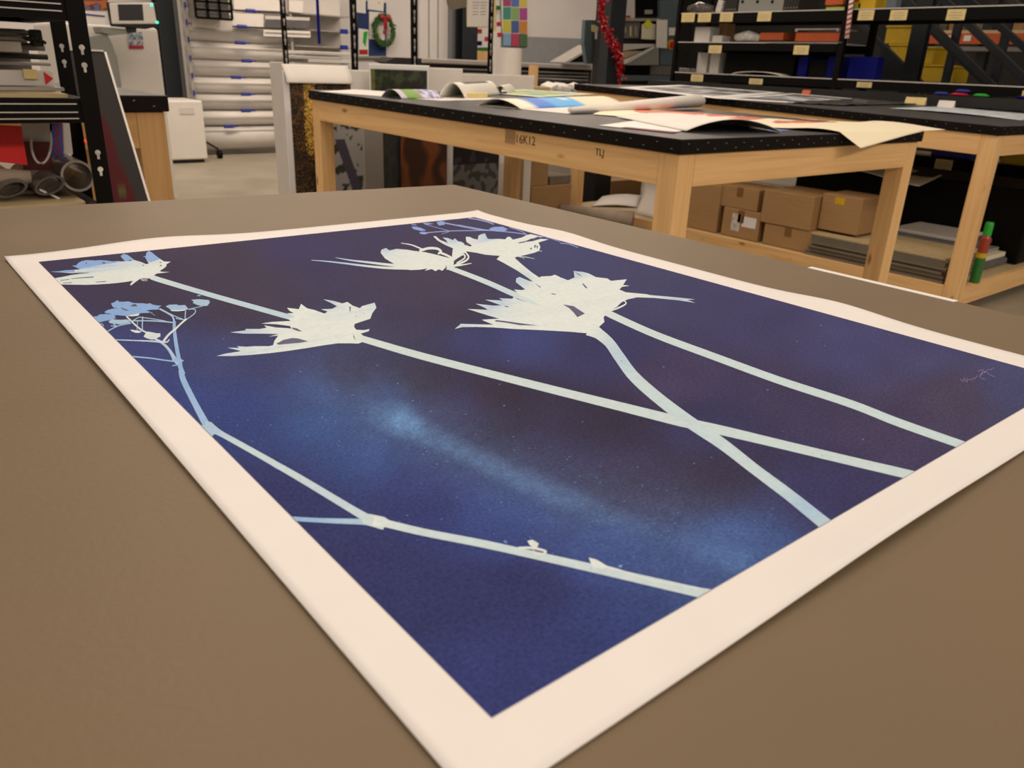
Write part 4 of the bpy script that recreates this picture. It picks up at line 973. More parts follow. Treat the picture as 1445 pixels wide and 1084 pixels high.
flat('rack_sheet', 'white sheet left of the mountain print on the roll rack', 'paper', ((328, 18), (372, 20), (372, 38), (328, 36)), Yr-.02, 'whitep')
flat('rack_sheet', 'white sheet top right on the roll rack second bay', 'paper', ((408, 0), (428, 2), (427, 18), (408, 16)), Yr-.02, 'whitep')

# ================================================================== POSTERS RACK behind table 1
Yq = 4.75
pu = thing('slotted_posts', 'black slotted uprights of the poster rack behind the middle table', 'rack', (2.8, Yq, 0))
for px, w in ((402, .030), (500, .042), (585, .046), (693, .036)):
    x = PY(px, 50, Yq).x
    MB().box(x-w/2, Yq, 0, x+w/2, Yq+.012, 2.3).build('post', 'black', pu)
    s = MB(); z = .2
    while z < 2.2:
        s.box(x-.006, Yq-.0012, z, x+.006, Yq-.0002, z+.018); s.box(x-.003, Yq-.0012, z-.018, x+.003, Yq-.0002, z-.0002); z += .065 if int(z*20) % 2 else .040
    o = s.build('keyhole_slots', 'lgrey', pu); o['kind'] = 'stuff'
xx0, xx1 = PY(400, 50, Yq).x, PY(695, 50, Yq).x
MB().box(xx0, Yq+.013, .10, xx1, Yq+.30, .14).build('base_shelf', 'black', pu)
def sparkle(u, v):
    if u < .085 or u > .985: return A(238, 220, 205)
    n_ = random.random()*1.1-.45+.25*noise.noise(Vector((u*9, v*22, 0))); e = math.exp(-((u-.36-.02*math.sin(v*9))/.10)**2)*max(.0, min(1, (v-.50)/.2))
    if n_ > .55-.62*e: return A(240, 178, 70, 1.1) if e > .4 else A(150, 95, 40)
    if n_ > .47-.55*e: return A(120, 78, 32)
    return A(40, 30, 20, .6)
def standing(name, label, px0, px1, ytop, Y, fn=None, m='whitep', zb=.002, nu=70, nv=130, cat='poster', bow=.02):
    x0 = PY(px0, 170, Y).x; x1 = PY(px1, 170, Y).x; zt = PY((px0+px1)/2, ytop, Y).z
    g = grid(lambda u, v: (lerp(x0, x1, u), Y+bow*math.sin(math.pi*u), lerp(zb, zt, v)), nu, nv, fn)
    return setp(g.build(name, 'paint' if fn else m, smooth=True, solid=.002, uvw=(0, -1, 0)), label, cat)
standing('standing_poster', 'tall poster with golden sparkles on black, standing left of the middle table', 403, 498, 101, 4.05, sparkle, nu=100, nv=260, bow=.004)
# its white flap folded over the top
x0, x1 = PY(406, 170, 4.05).x-.004, PY(496, 170, 4.05).x
ztop = PY(450, 92, 4.03).z
g = grid(lambda u, v: (lerp(x0, x1, u)+.02*0, 4.075-.055*math.sin(math.pi*min(1, v*1.0)*.5)-.0, lerp(ztop-.0, ztop-.088, v) if v > .2 else ztop-.088*v), 10, 14)
setp(g.build('folded_sheet', 'whitep', smooth=True, solid=.0015, uvw=(0, -1, 0)), 'white sheet folded over the top of the sparkle poster', 'paper')
def forest(u, v):
    if u < .02 or u > .965 or v > .975: return A(240, 225, 205)
    n_ = noise.noise(Vector((u*7, v*22, 2)))+.5*noise.noise(Vector((u*22, v*60, 1)))
    if u < .09 and n_ > -.3: return A(110, 105, 50)
    return A(62, 68, 38) if n_ > .15 else (A(40, 42, 26) if n_ > -.2 else A(28, 26, 20))
standing('standing_poster', 'dark forest poster with white border standing behind the middle table', 523, 606, 91, 4.25, forest)
standing('standing_sheet', 'white sheet standing left of the forest poster', 492, 526, 99, 4.32, m='whitep')
standing('standing_sheet', 'white sheet standing right of the forest poster', 600, 652, 96, 4.3, m='whitep')
standing('standing_sheet', 'long low white sheet standing in front of the tall white roll', 640, 752, 105, 4.4, m='whitep')
def palms(u, v):
    n_ = noise.noise(Vector((u*5, v*14, 4)))+.5*noise.noise(Vector((u*16, v*40, 1)))
    if u > .62: return A(150, 135, 120) if u > .66 else A(175, 158, 142)
    if abs(u-.25-(.75-v)*.9) < .09 and .45 < v < .8: return A(70, 62, 72)
    if n_ > .18: return A(48, 55, 38)
    return A(168, 155, 145) if v > .45 else A(95, 88, 92)
standing('standing_poster', 'garden poster with palm shadows on a pale wall, seen under the middle table', 462, 540, 150, 3.95, palms, bow=.01, zb=.02)
def dk(u, v):
    n_ = noise.noise(Vector((u*6, v*12, 4))); return A(52, 60, 42) if u < .12 and n_ > -.3 else A(58, 56, 50) if n_ > 0 else A(48, 46, 42)
standing('standing_poster', 'plain dark grey-green poster seen under the middle table', 534, 572, 150, 4.0, dk, bow=.01, zb=.02)
def rustc(u, v):
    n_ = math.sin(u*14+noise.noise(Vector((u*3, v*5, 4)))*5)
    if u > .96: return A(215, 205, 195)
    return A(125, 62, 25) if n_ > .5 else (A(92, 42, 16) if n_ > -.3 else A(60, 28, 12))
standing('standing_poster', 'rust-brown poster of rocky forms seen under the middle table', 565, 634, 155, 3.98, rustc, bow=.01, zb=.02)
def nightc(u, v):
    n_ = noise.noise(Vector((u*8, v*16, 4))); 
    if v < .62: return A(120, 112, 105) if n_ > -.1 else A(70, 64, 62)
    return A(22, 20, 24) if n_ < .25 else A(60, 52, 66)
standing('standing_poster', 'black and white night poster under the middle table', 640, 706, 160, 3.99, nightc, bow=.01, zb=.02)
# tall white rolls
p = PY(728, 120, 4.75); s = MB(); s.pipe((p.x, 4.86, .03), (p.x, 4.86, PY(728, 68, 4.75).z), .105, .100, 32)
setp(s.build('paper_roll', 'whitep', smooth=False), 'tall upright white paper roll behind the middle table', 'paper roll')
p = PY(458, 88, 5.3); 
for k, (a, b_, zz) in enumerate(((430, 495, 73), (415, 480, 79), (432, 498, 84))):
    bx = fbox(a, zz, b_, zz+5, 5.35+.02*k, .35)
    setp(MB().box(bx[0], 5.35, bx[2], bx[3], 5.7, bx[5]-.001).build('paper_stack', 'offw' if k % 2 else 'whitep', bevel=.006), ('top', 'middle', 'bottom')[k]+' ream in the pile of pale paper above the folded sheet', 'paper')
st = thing('side_cabinet', 'pale cabinet carrying the pile of reams behind the sparkle poster', 'cabinet', (2.6, 5.5, 0))
bx = fbox(412, 90, 500, 100, 5.35, .4); MB().box(bx[0], 5.33, .03, bx[3], 5.72, fbox(432, 84, 498, 90, 5.39, .3)[2]-.002).build('body', 'offw', st, bevel=.006); MB().box(bx[0]+.02, 5.36, 0, bx[3]-.02, 5.7, .029).build('plinth', 'dgrey', st)
# timber post & stuff right of roll
bx = fbox(753, 92, 759, 128, 4.8, .05); setp(MB().box(bx[0], 4.8, 0, bx[3], 4.86, bx[5]).build('timber_post', 'wz'), 'slim timber post right of the tall white roll', 'post')
bx = fbox(700, 122, 770, 128, 4.6, .05); setp(MB().box(bx[0], 4.55, 0, bx[3], 4.70, bx[5]).build('timber_board', 'ply'), 'plywood board below the tall white roll', 'board')

# under/behind table 1: cartons and kraft rolls
def floorbox(px0, px1, pyt, pyb, Y, dep, m, name, label, cat, z0=0.001):
    a, b_ = PY(px0, (pyt+pyb)/2, Y).x, PY(px1, (pyt+pyb)/2, Y).x
    return setp(MB().box(a, Y, z0, b_, Y+dep, PY((px0+px1)/2, pyt, Y).z).build(name, m, bevel=.004), label, cat), (a, b_)
o, _ = floorbox(750, 806, 262, 284, 3.98, .3, 'card', 'carton', 'low wide carton on the floor beneath the tall carton, under the middle table', 'box')
zt = PY(778, 262, 3.98).z+.001
floorbox(750, 774, 226, 260, 4.0, .26, 'card', 'carton', 'tall narrow carton standing on the low wide one', 'box', zt)
floorbox(776, 806, 248, 260, 4.0, .26, 'cardd', 'carton', 'small open carton beside the tall narrow one', 'box', zt)
floorbox(741, 749, 222, 282, 3.97, .02, 'whitep', 'foam_board', 'white foam board on edge left of the cartons', 'board')
floorbox(840, 862, 244, 272, 4.5, .2, 'dgrey', 'black_crate', 'black crate on the floor right of the far table leg', 'crate')
floorbox(862, 905, 254, 276, 4.5, .3, 'card', 'carton', 'carton on the floor right of the black crate', 'box')
pa, pb_ = PZ(792, 299, .16), PZ(893, 309, .16)
setp(MB().box(3.30, min(pa.y, pb_.y)-.1, .001, 3.98, max(pa.y, pb_.y)+.05, .108).build('carton_bundle', 'cardd', bevel=.006), 'low bundle of folded cartons on the floor between the tables, under the kraft roll', 'bundle')
setp(MB().tube([pa, pb_], .051, 22).build('kraft_roll', 'brownp', smooth=True), 'thick kraft paper roll lying in the gap between the pine tables', 'paper roll')
z0 = zs+.003
g = grid(lambda u, v: lerp(lerp(PZ(835, 291, z0), PZ(902, 293, z0), u), lerp(PZ(850, 277, z0), PZ(905, 276, z0), u), v)+Vector((0, 0, .015*math.sin(u*3.1))), 8, 6)
setp(g.build('paper_sheet', 'whitep', smooth=True, solid=.002, uvw=(0, 0, 1)), 'white paper lying on the lower shelf behind the kraft roll', 'paper')
xx = 4.16
g = grid(lambda u, v: (xx+.06*math.sin(v*2.5), lerp(PX(897, 290, xx).y, PX(924, 290, xx).y, u), lerp(z0, PX(910, 252, xx).z, v)), 6, 8)
setp(g.build('paper_sheet', 'whitep', smooth=True, solid=.002, uvw=(-1, 0, 0)), 'white sheet curving up on the lower shelf beside the near pine leg', 'paper')

# ================================================================== BACK WALL things
Yw = 10.285
# windows / white door and frames
dr = thing('door_1', 'x', 'x', PY(630, 60, 10.2))
for k in ('label', 'category'): del dr[k]
dr['kind'] = 'structure'
xa, xb = PY(592, 50, 10.2).x, PY(632, 50, 10.2).x
MB().box(xa, 10.2, .03, xb, 10.24, 2.3).build('door_leaf', 'white', dr)
for f in (.3, .62): MB().box(lerp(xa, xb, f), 10.195, .4, lerp(xa, xb, f)+.02, 10.1995, 2.2).build('door_groove', 'wallg', dr)
xg = PY(640, 50, 10.2).x
MB().box(xb+.01, 10.18, .03, PY(646, 50, 10.2).x, 10.26, 2.5).build('trim_2', 'wallg')['kind'] = 'structure'
bdx = (PY(505, 60, Yw-.02).x, PY(546, 60, Yw-.02).x)
bd = thing('pin_board', 'blue felt pin board on the back wall', 'board', PY(524, 80, Yw))
MB().prism([PY(x, y, Yw-.03) for x, y in ((505, 0), (545, 4), (545, 80), (505, 80))], (0, .02, 0)).build('felt', 'pin', bd)
MB().prism([PY(x, y, Yw-.035) for x, y in ((503, 79), (546, 79), (546, 82), (503, 82))], (0, .03, 0)).build('frame', 'lgrey', bd)
for lab, pts, m_ in (('white sheet at top left of the pin board', ((500, -4), (516, -4), (516, 19), (500, 17)), 'whitep'), ('sheet with a round gold mark at the top of the pin board', ((519, -4), (542, -2), (541, 16), (519, 13)), 'whitep'),
                     ('white sheet in the middle of the pin board behind the wreath', ((521, 16), (543, 18), (543, 57), (521, 55)), 'whitep'), ('leaflet with red and green shapes at the lower left of the pin board', ((506, 40), (520, 42), (520, 79), (506, 79)), 'whitep')):
    flat('pinned_sheet', lab, 'paper', pts, Yw-.038, m_, .004)
o = bpy.data.objects['pinned_sheet.003']
flat('red_block', '', '', ((507, 70), (519, 70), (519, 77), (507, 77)), Yw-.0395, 'bow', .001, o); flat('green_block', '', '', ((513, 45), (519, 44), (516, 66), (512, 60)), Yw-.0395, 'green', .001, o)
o = bpy.data.objects['pinned_sheet.001']; p = PY(535, 4, Yw-.0395); MB().tube([p, p+Vector((0, .001, 0))], .02, 14).build('gold_mark', 'label', o)
# wreath
Ww = Yw-.09; wc = PY(542, 43, Ww)
wr = thing('wreath', 'green Christmas wreath with a red bow hanging in front of the pin board', 'wreath', PY(542, 63, Ww))
R_ = .175; s = MB()
for k in range(420):
    a = random.uniform(0, 2*math.pi); rr = R_*(1+random.uniform(-.16, .16)); c = wc+Vector((rr*math.cos(a)*.82, random.uniform(-.03, .03), rr*math.sin(a)))
    d_ = Vector((random.uniform(-1, 1), random.uniform(-.6, .3), random.uniform(-1, 1))).normalized()*.035; e_ = d_.cross(Vector((0, 1, .2))).normalized()*.008
    s.add([c-d_, c+e_, c+d_, c-e_], [(0, 1, 2, 3)])
o = s.build('needles', 'leaf', wr, solid=.003); o['kind'] = 'stuff'
MB().tube([wc+Vector((R_*.82*math.cos(a), 0, R_*math.sin(a))) for a in np.linspace(0, 2*math.pi, 28)], .022, 8, cap=False).build('ring', 'leaf', wr, smooth=True)
s = MB(); tp = wc+Vector((0, -.045, R_-.01))
for sg in (-1, 1):
    s.add([tp, tp+Vector((sg*.07, 0, .04)), tp+Vector((sg*.085, -.01, -.01)), tp+Vector((sg*.06, 0, -.035))], [(0, 1, 2, 3)])
    s.add([tp, tp+Vector((sg*.02, 0, -.01)), tp+Vector((sg*.035, 0, -.17)), tp+Vector((sg*.012, 0, -.15))], [(0, 1, 2, 3)])
s.build('bow', 'bow', wr, solid=.006)
MB().tube([wc+Vector((-.01, -.03, -.0)), wc+Vector((-.01, -.03, -.05))], .022, 10).build('bell', 'bow', wr)
# papers hanging in front
Yh = 4.9
nt_ = thing('hanging_notice', 'white typed notice with black edge hanging at the top centre', 'notice', PY(680, 38, Yh))
MB().prism([PY(x, y, Yh) for x, y in ((659, -30), (697, -30), (697, 38), (660, 37))], (0, .003, 0)).build('paper', 'whitep', nt_)
MB().prism([PY(x, y, Yh+.004) for x, y in ((658, -30), (700, -30), (700, 44), (691, 44), (690, 39), (659, 38))], (0, .003, 0)).build('backing', 'label', nt_)
s = MB()
for y in (3, 7, 11, 16, 20): s.prism([PY(x, yy, Yh-.0006) for x, yy in ((667, y), (674+(y % 5), y), (674+(y % 5), y+1), (667, y+1))], (0, .0004, 0)); s.prism([PY(x, yy, Yh-.0006) for x, yy in ((678, y), (687-(y % 3), y), (687-(y % 3), y+1), (678, y+1))], (0, .0004, 0))
s.build('typed_lines', 'inkg', nt_)
setp(MB().prism([PY(x, y, Yh-.02) for x, y in ((626, -20), (660, -20), (658, 10), (638, 14), (632, 8))], (0, .004, 0)).build('brown_flap', 'cardd'), 'grey-brown card hanging left of the typed notice', 'card')
# colour chart poster & text poster
ch = thing('colour_chart', 'poster of coloured squares on the back wall', 'poster', PY(728, 47, Yw-.03))
MB().prism([PY(x, y, Yw-.03) for x, y in ((707, -20), (746, -20), (745, 48), (709, 47))], (0, .006, 0)).build('backing', 'whitep', ch)
colsq = [(60, 140, 110), (150, 175, 90), (190, 60, 130), (225, 200, 50), (70, 90, 140), (230, 130, 40), (140, 170, 190), (205, 50, 75), (70, 100, 50), (180, 60, 90), (90, 110, 170), (240, 200, 80)]
for r_i in range(4):
    for c_i in range(3):
        k = (r_i*3+c_i) % 12
        x_, y_ = 710+c_i*11.6, -8.5+r_i*18.5+c_i*.6 - (0)
        if k < 3 and False: pass
        cc_ = colsq[(k+9) % 12] if r_i == 0 else colsq[k-3]
        mm = mat('chart_ink', A(*[v_*.82+25 for v_ in cc_], .95), .6, var=.02)
        MB().prism([PY(x, y, Yw-.034) for x, y in ((x_, y_), (x_+11, y_), (x_+11, y_+17.5), (x_, y_+17.5))], (0, .003, 0)).build('colour_square', mm, ch)
tp_ = thing('leaflet_poster', 'poster of red, white and green blocks left of the coloured squares', 'poster', PY(690, 72, Yw-.06))
MB().prism([PY(x, y, Yw-.06) for x, y in ((672, 38), (707, 38), (706, 72), (672, 72))], (0, .006, 0)).build('backing', 'whitep', tp_)
for k, (x, y) in enumerate(((674, 41), (684, 52), (674, 58), (701, 31), (702, 46), (700, 8))):
    MB().prism([PY(a, b_, Yw-.066) for a, b_ in ((x, y), (x+6, y), (x+6, y+6), (x, y+6))], (0, .003, 0)).build('printed_block', ('bow', 'pink', 'dblue', 'bow', 'pink', 'dgreen')[k], tp_)
MB().prism([PY(a, b_, Yw-.066) for a, b_ in ((672, 67), (691, 67), (691, 72), (672, 72))], (0, .003, 0)).build('green_band', 'dgreen', tp_)
column('steel_column', 'dark blue-grey column left of the red and white poster', 655, 672, 0, 9.9, .26)
setp(MB().box(*fbox(673, 72, 690, 88, 10.19, .1)).build('wooden_block', 'wz'), 'wooden block under the red and white poster', 'block')
# low skirting panel on the back wall (grey)
MB().prism([PY(x, y, Yw-.01) for x, y in ((700, 50), (860, 56), (860, 150), (700, 150))], (0, .008, 0)).build('trim_3', 'wallg')['kind'] = 'structure'
# flatbed printer
Yf = 8.2
fp = thing('flatbed_printer', 'long flatbed printer with grey guide beam in front of the back wall', 'printer', (PY(720, 100, Yf).x, Yf+.4, 0))
fb = fbox(596, 86, 840, 95, Yf, .12); z_t, z_b = PY(760, 89, Yf).z, PY(760, 95.5, Yf).z
MB().box(fb[0], Yf, z_b, fb[3], Yf+.12, z_t).build('guide_beam', 'lgrey', fp, bevel=.01)
MB().box(fb[0]+.05, Yf+.06, .25, fb[3], Yf+.9, z_b-.002).build('bed', 'dgrey', fp)
for k, y in enumerate((101, 106, 111)):
    z = PY(760, y, Yf).z; MB().box(fb[0]+.08, Yf+.01, z-.012, fb[3]-.1, Yf+.058, z+.006).build('rail', 'mgrey', fp)
tri = [PY(x, y, Yf-.05) for x, y in ((800, 88), (838, 66), (838, 88))]; MB().prism(tri, (0, .3, 0)).build('end_housing', 'black', fp)
tri = [PY(x, y, Yf-.06) for x, y in ((797, 88), (838, 64), (838, 67), (802, 88.5))]; MB().prism(tri, (0, .3, 0)).build('housing_trim', 'lgrey', fp)
q4 = [PY(x, y, Yf+.02) for x, y in ((545, 87), (558, 81), (700, 86), (700, 95), (560, 92))]; MB().prism(q4, (0, .3, 0)).build('black_cover', 'dgrey', fp)
for x in (fb[0]+.2, fb[3]-.3): MB().box(x, Yf+.2, 0, x+.1, Yf+.7, .249).build('leg', 'dgrey', fp)
bx = fbox(770, 112, 835, 128, 5.1, .5)
setp(MB().box(bx[0]+.1, 5.15, .001, bx[3], 5.7, bx[5]).build('black_case', 'dgrey', bevel=.02), 'black case behind the far end of the right table', 'case')
s = MB(); p = PY(775, 122, 4.9)
for k in range(6): s.obox(p+Vector((.07*k, .02*(k % 2), 0)), .12, .1, .035, random.uniform(-.5, .5), random.uniform(-.3, .3), random.uniform(-.3, .3))
setp(s.build('crumpled_paper', 'whitep', bevel=.01), 'crumpled white paper beside the black case', 'paper')
bx = fbox(757, 125, 800, 132, 4.9, .2); setp(MB().box(bx[0]-.05, 4.82, .0, bx[3]+.15, 5.05, p.z-.035).build('waste_bin', 'offw', bevel=.01), 'pale bin holding the crumpled paper', 'bin')

# ================================================================== COLUMN, TINSEL, BLUE-GREY MACHINE
Yt = 5.7
xt0, xt1 = PY(859, 60, Yt).x, PY(880, 60, Yt).x
s = MB(); s.box(xt0, Yt, 0, xt1, Yt+.012, 3.9); s.box(xt0, Yt+.10, 0, xt1, Yt+.112, 3.9); s.box(xt0, Yt+.0121, 0, xt0+.012, Yt+.0999, 3.9)
setp(s.build('steel_column', 'col'), 'dark slate steel column wrapped with red tinsel', 'column')
tn = thing('tinsel_garland', 'red tinsel garland draped down the dark steel column', 'tinsel', PY(876, 115, Yt-.06))
path = [PY(x, y, Yt-.05) for x, y in ((849, -12), (849, 5), (848, 20), (851, 35), (857, 48), (865, 60), (872, 74), (875, 88), (875, 104), (874, 118))]
dens = []
for i in range(len(path)-1):
    for k in range(150):
        t = random.random(); c = lerp(path[i], path[i+1], t); w_ = (.035, .05, .05, .06, .07, .08, .07, .06, .03)[i]
        dens.append((c, w_))
for mm, nm, fr in (('tinsel', 'tinsel_strands', .8), ('tinselp', 'pink_strands', .2)):
    s = MB()
    for c, w_ in dens:
        if random.random() > fr: continue
        d_ = Vector((random.gauss(0, 1), random.gauss(0, .6), random.gauss(0, 1))).normalized()*w_*random.uniform(.6, 1.1); e_ = d_.cross(Vector((random.random(), 1, random.random()))).normalized()*.0045
        s.add([c, c+d_*.5+e_, c+d_, c+d_*.5-e_], [(0, 1, 2, 3)])
    o = s.build(nm, mm, tn); o['kind'] = 'stuff'
MB().tube(path, .012, 8).build('core_string', 'tinsel', tn, smooth=True)
for k in range(9):
    s = MB(); c = path[1+k % 8]+Vector((random.uniform(-.03, .05), -.05, random.uniform(-.05, .05))); s.tube([c, c+Vector((0, .01, 0)), c+Vector((0, .02, 0))], [.004, .013, .004], 8)
    s.build('bead', 'red', tn, smooth=True)
Ym = 6.2
bm_ = thing('print_machine', 'large slate blue print machine with papers taped to it beside the steel column', 'machine', (PY(915, 60, Ym).x, Ym+.5, 0))
q_ = lambda pts, m_, nm, Y, th=.05, par=None, bev=.004: MB().prism([PY(x, y, Y) for x, y in pts], (0, th, 0)).build(nm, m_, par or bm_, bevel=bev)
xA, xB = PY(876, 60, Ym).x, PY(956, 60, Ym).x
MB().box(xA, Ym+.06, .02, xB, Ym+.40, 2.2).build('body', 'dgrey', bm_, bevel=.01)
q_([(880, -20), (896, -20), (896, 26), (880, 26)], 'offw', 'cover_panel', Ym+.03, .028)
q_([(882, 22), (890, 22), (890, 25), (882, 25)], 'red', 'red_badge', Ym+.027, .002)
q_([(900, -20), (950, -20), (950, 22), (900, 22)], 'black', 'window_recess', Ym+.04, .018)
q_([(911, 14), (921, 14), (921, 20), (911, 20)], 'lgrey', 'shiny_part', Ym+.02, .018); q_([(931, 14), (943, 14), (943, 21), (931, 21)], 'lgrey', 'shiny_part', Ym+.02, .018)
q_([(878, 26), (945, 26), (945, 30), (878, 30)], 'lgrey', 'sill', Ym, .055)
q_([(878, 31), (904, 31), (902, 54), (878, 54)], 'mgrey', 'control_panel', Ym+.03, .028); q_([(879, 38), (884, 38), (884, 46), (879, 46)], 'lgrey', 'panel_display', Ym+.027, .002)
q_([(889, 37), (891, 37), (891, 51), (889, 51)], 'label', 'key_strip', Ym+.027, .002); q_([(896, 37), (899, 37), (899, 51), (896, 51)], 'inkg', 'key_strip', Ym+.027, .002)
q_([(878, 62), (925, 62), (925, 66), (878, 72)], 'offw', 'feed_shelf', Ym-.01, .06)
q_([(880, 72), (908, 72), (884, 82), (880, 82)], 'ply', 'brass_tray', Ym-.0, .05)
q_([(882, 90), (884, 84), (922, 67), (930, 67), (930, 92), (884, 92)], 'greyp', 'side_plate', Ym-.06, .045)
q_([(880, 90), (886, 84), (922, 66), (926, 67), (886, 90)], 'offw', 'side_plate_edge', Ym-.07, .009)
q_([(932, 0), (958, 0), (952, 92), (932, 92)], 'slate', 'blue_side', Ym-.0, .055)
q_([(882, 93), (918, 93), (918, 104), (882, 104)], 'black', 'vent_grille', Ym+.0, .055)
q_([(918, 93), (950, 93), (950, 106), (918, 106)], 'mgrey', 'lower_panel', Ym+.0, .055)
q_([(879, 106), (948, 107), (946, 114), (879, 114)], 'slate', 'blue_skirt', Ym-.02, .075)
q_([(826, 28), (850, 28), (848, 90), (828, 90), (824, 60)], 'slate', 'blue_end_housing', Ym+.42, .05)
for lab, pts, m_, Y in (('cream sheet taped to the blue machine under the sticky note', ((906, 34), (925, 34), (925, 56), (905, 55)), 'cream', Ym+.0), ('long white sheet taped to the blue machine', ((927, 28), (942, 28), (941, 68), (926, 67)), 'whitep', Ym-.06),
                        ('small white sheet at the right of the blue machine', ((944, 39), (955, 39), (954, 50), (944, 50)), 'whitep', Ym-.03), ('small white label left of the tinsel column', ((840, 37), (849, 38), (849, 56), (840, 55)), 'whitep', Ym+.35), ('pale yellow label left of the tinsel column', ((835, 35), (841, 35), (840, 46), (835, 44)), 'label', Ym+.33)):
    flat('taped_sheet', lab, 'paper', pts, Y, m_, .003)
flat('sticky_note', 'bright yellow sticky note turned on its corner on the blue machine', 'note', ((915, 27), (921, 34), (914, 40), (908, 34)), Ym-.01, 'note', .003)
p = PY(946, 63, Ym); MB().tube([p+Vector((0, -.05, 0)), p], .035, 14).build('stop_button', 'red', bm_); MB().tube([p+Vector((0, -.02, 0)), p+Vector((0, -.001, 0))], .05, 14).build('button_plate', 'yellow', bm_)

# ================================================================== RIGHT SHELVING
XR = 6.0; DR = .46
rs = thing('shelving_unit', 'long black shelving unit with yellow labels at the right, behind the tables', 'shelving', (XR+.2, 2.8, 0))
yL = PX(953, 60, XR).y; yM = PX(1187, 60, XR).y; yE = .9
def rbeam(y0, y1, zt, zb):
    MB().box(XR, y0, zb, XR+.03, y1, zt).build('beam', 'black', rs); MB().box(XR+DR-.03, y0, zb, XR+DR, y1, zt).build('beam', 'black', rs)
zC, zCb = PX(1080, 17, XR).z, PX(1080, 31, XR).z; zB, zBb = PX(1080, 61, XR).z, PX(1080, 72, XR).z; zA, zAb = PX(1080, 108, XR).z, PX(1080, 119, XR).z
rbeam(yE, yL-.03, zC, zCb); rbeam(yM+.03, yL-.03, zB, zBb); rbeam(yE, yL-.03, zA, zAb)
for z, y0 in ((zC, yE), (zB, yM+.03), (zA, yE)): MB().box(XR+.002, y0, z+.0005, XR+DR-.002, yL-.03, z+.007).build('shelf_board', 'offw', rs)
zL, zLb = PX(1330, 223, XR).z, PX(1330, 243, XR).z
MB().box(XR+.032, yE, zL-.01, XR+DR-.032, yL-.03, zL).build('shelf_board', 'ply', rs); rbeam(yE, yL-.03, zL, zLb)
rbeam(yE, yL-.03, .16, .10); MB().box(XR+.032, yE, .15, XR+DR-.032, yL-.03, .16).build('shelf_board', 'ply', rs)
MB().box(XR-.20, yE, zAb-.075, XR-.001, yL+.1, zAb-.012).build('ledge', 'dgrey', rs)
for y, w in ((yL, .03), (yM, .045), (yE, .04)):
    for x in (XR, XR+DR-.04): MB().box(x-.002, y-w/2, 0, x+.04, y+w/2, 2.2).build('post', 'black', rs)
MB().box(XR+DR+.002, PX(1187, 90, XR+DR).y, zL, XR+DR+.006, PX(1020, 90, XR+DR).y, zB).build('back_panel', 'black', rs)
LB = [(962, 980, 18, 31), (985, 1003, 18, 31), (1016, 1034, 18, 30.5), (1069, 1088, 17, 30), (1211, 1233, 14, 28.5), (1256, 1280, 14, 28.5), (1336, 1362, 13, 28.5), (1000, 1018, 64, 75), (1120, 1141, 64, 77), (975, 992, 105, 115), (1057, 1076, 111, 119), (1209, 1230, 116, 123.5), (1442, 1460, 128, 138), (1319, 1344, 225, 240)]
for (a, b_, c, d_) in LB:
    bx = sbox(a, c, b_, d_, XR-.004, .003)
    o = MB().box(*bx).build('shelf_label', 'label', rs)
    s = MB(); zc_ = (bx[2]+bx[5])/2; hh = bx[5]-bx[2]
    for f, wv in ((.2, .3), (-.05, .36), (-.28, .25)):
        ym_ = (bx[1]+bx[4])/2; ww = (bx[4]-bx[1])*wv; s.box(XR-.0052, ym_-ww, zc_+hh*f-.0015, XR-.0042, ym_+ww, zc_+hh*f+.0015)
    s.build('label_lines', 'inkg', o)
def onshelf(px0, px1, py0, m, name, label, cat, z0, X=XR+.05, dep=.3, group=None, bevel=.004, py1=None):
    a = PX(px0, (py0+20), X).y; b_ = PX(px1, (py0+20), X).y; zt = PX((px0+px1)/2, py0, X).z if py1 is None else PX((px0+px1)/2, py0, X).z
    return setp(MB().box(X, b_, z0, X+dep, a, zt).build(name, m, bevel=bevel), label, cat, group)
zc0 = zC+.008; zb0 = zB+.008; za0 = zA+.008
# box with round holes
hx = thing('crate', 'light grey crate with three round holes on the top shelf', 'crate', (XR+.2, PX(1073, 10, XR).y, zc0))
y0_, y1_ = PX(1105, 8, XR+.05).y, PX(1042, 8, XR+.05).y
MB().box(XR+.05, y0_, zc0, XR+.35, y1_, zc0+.16).build('shell', 'greyp', hx, bevel=.006)
for px in (1048, 1069, 1090):
    p = PX(px, 2.5, XR+.05); MB().tube([(XR+.047, p.y, p.z), (XR+.0495, p.y, p.z)], .013, 16).build('round_hole', 'black', hx)
for a, b_, lb in ((1024, 1041, 'dark ventilated crate left of the crate with holes'), (1107, 1128, 'dark ventilated crate right of the crate with holes')):
    o = onshelf(a, b_, -20, 'dgrey', 'crate', lb, 'crate', zc0)
    ya_, yb2 = PX(b_, 5, XR+.05).y, PX(a, 5, XR+.05).y; s = MB()
    for k in range(5):
        s.tube([(XR+.047, lerp(ya_, yb2, (k+.5)/5), zc0+.022), (XR+.0495, lerp(ya_, yb2, (k+.5)/5), zc0+.022)], .004, 8)
    s.build('vent_holes', 'lgrey', o)
s = MB(); yy = PX(990, 8, XR+.15).y
s.tube([(XR+.15, yy+.13, zc0+.04), (XR+.15, yy+.02, zc0+.05), (XR+.16, yy-.12, zc0+.035)], [.035, .05, .03], 12)
setp(s.build('plastic_bag', 'foil', smooth=True), 'brown plastic bag of supplies at the left end of the top shelf', 'bag')
s = MB(); yy = PX(1015, 8, XR+.08).y; s.obox((XR+.1, yy, zc0+.05), .05, .06, .10, .2, .2, 0); setp(s.build('wrapped_packet', 'tape', bevel=.012), 'pale wrapped packet on the top shelf', 'packet')
onshelf(1163, 1188, -8, 'orange', 'supply_box', 'orange tub on the lime lid on the top shelf', 'tub', zc0+.034)
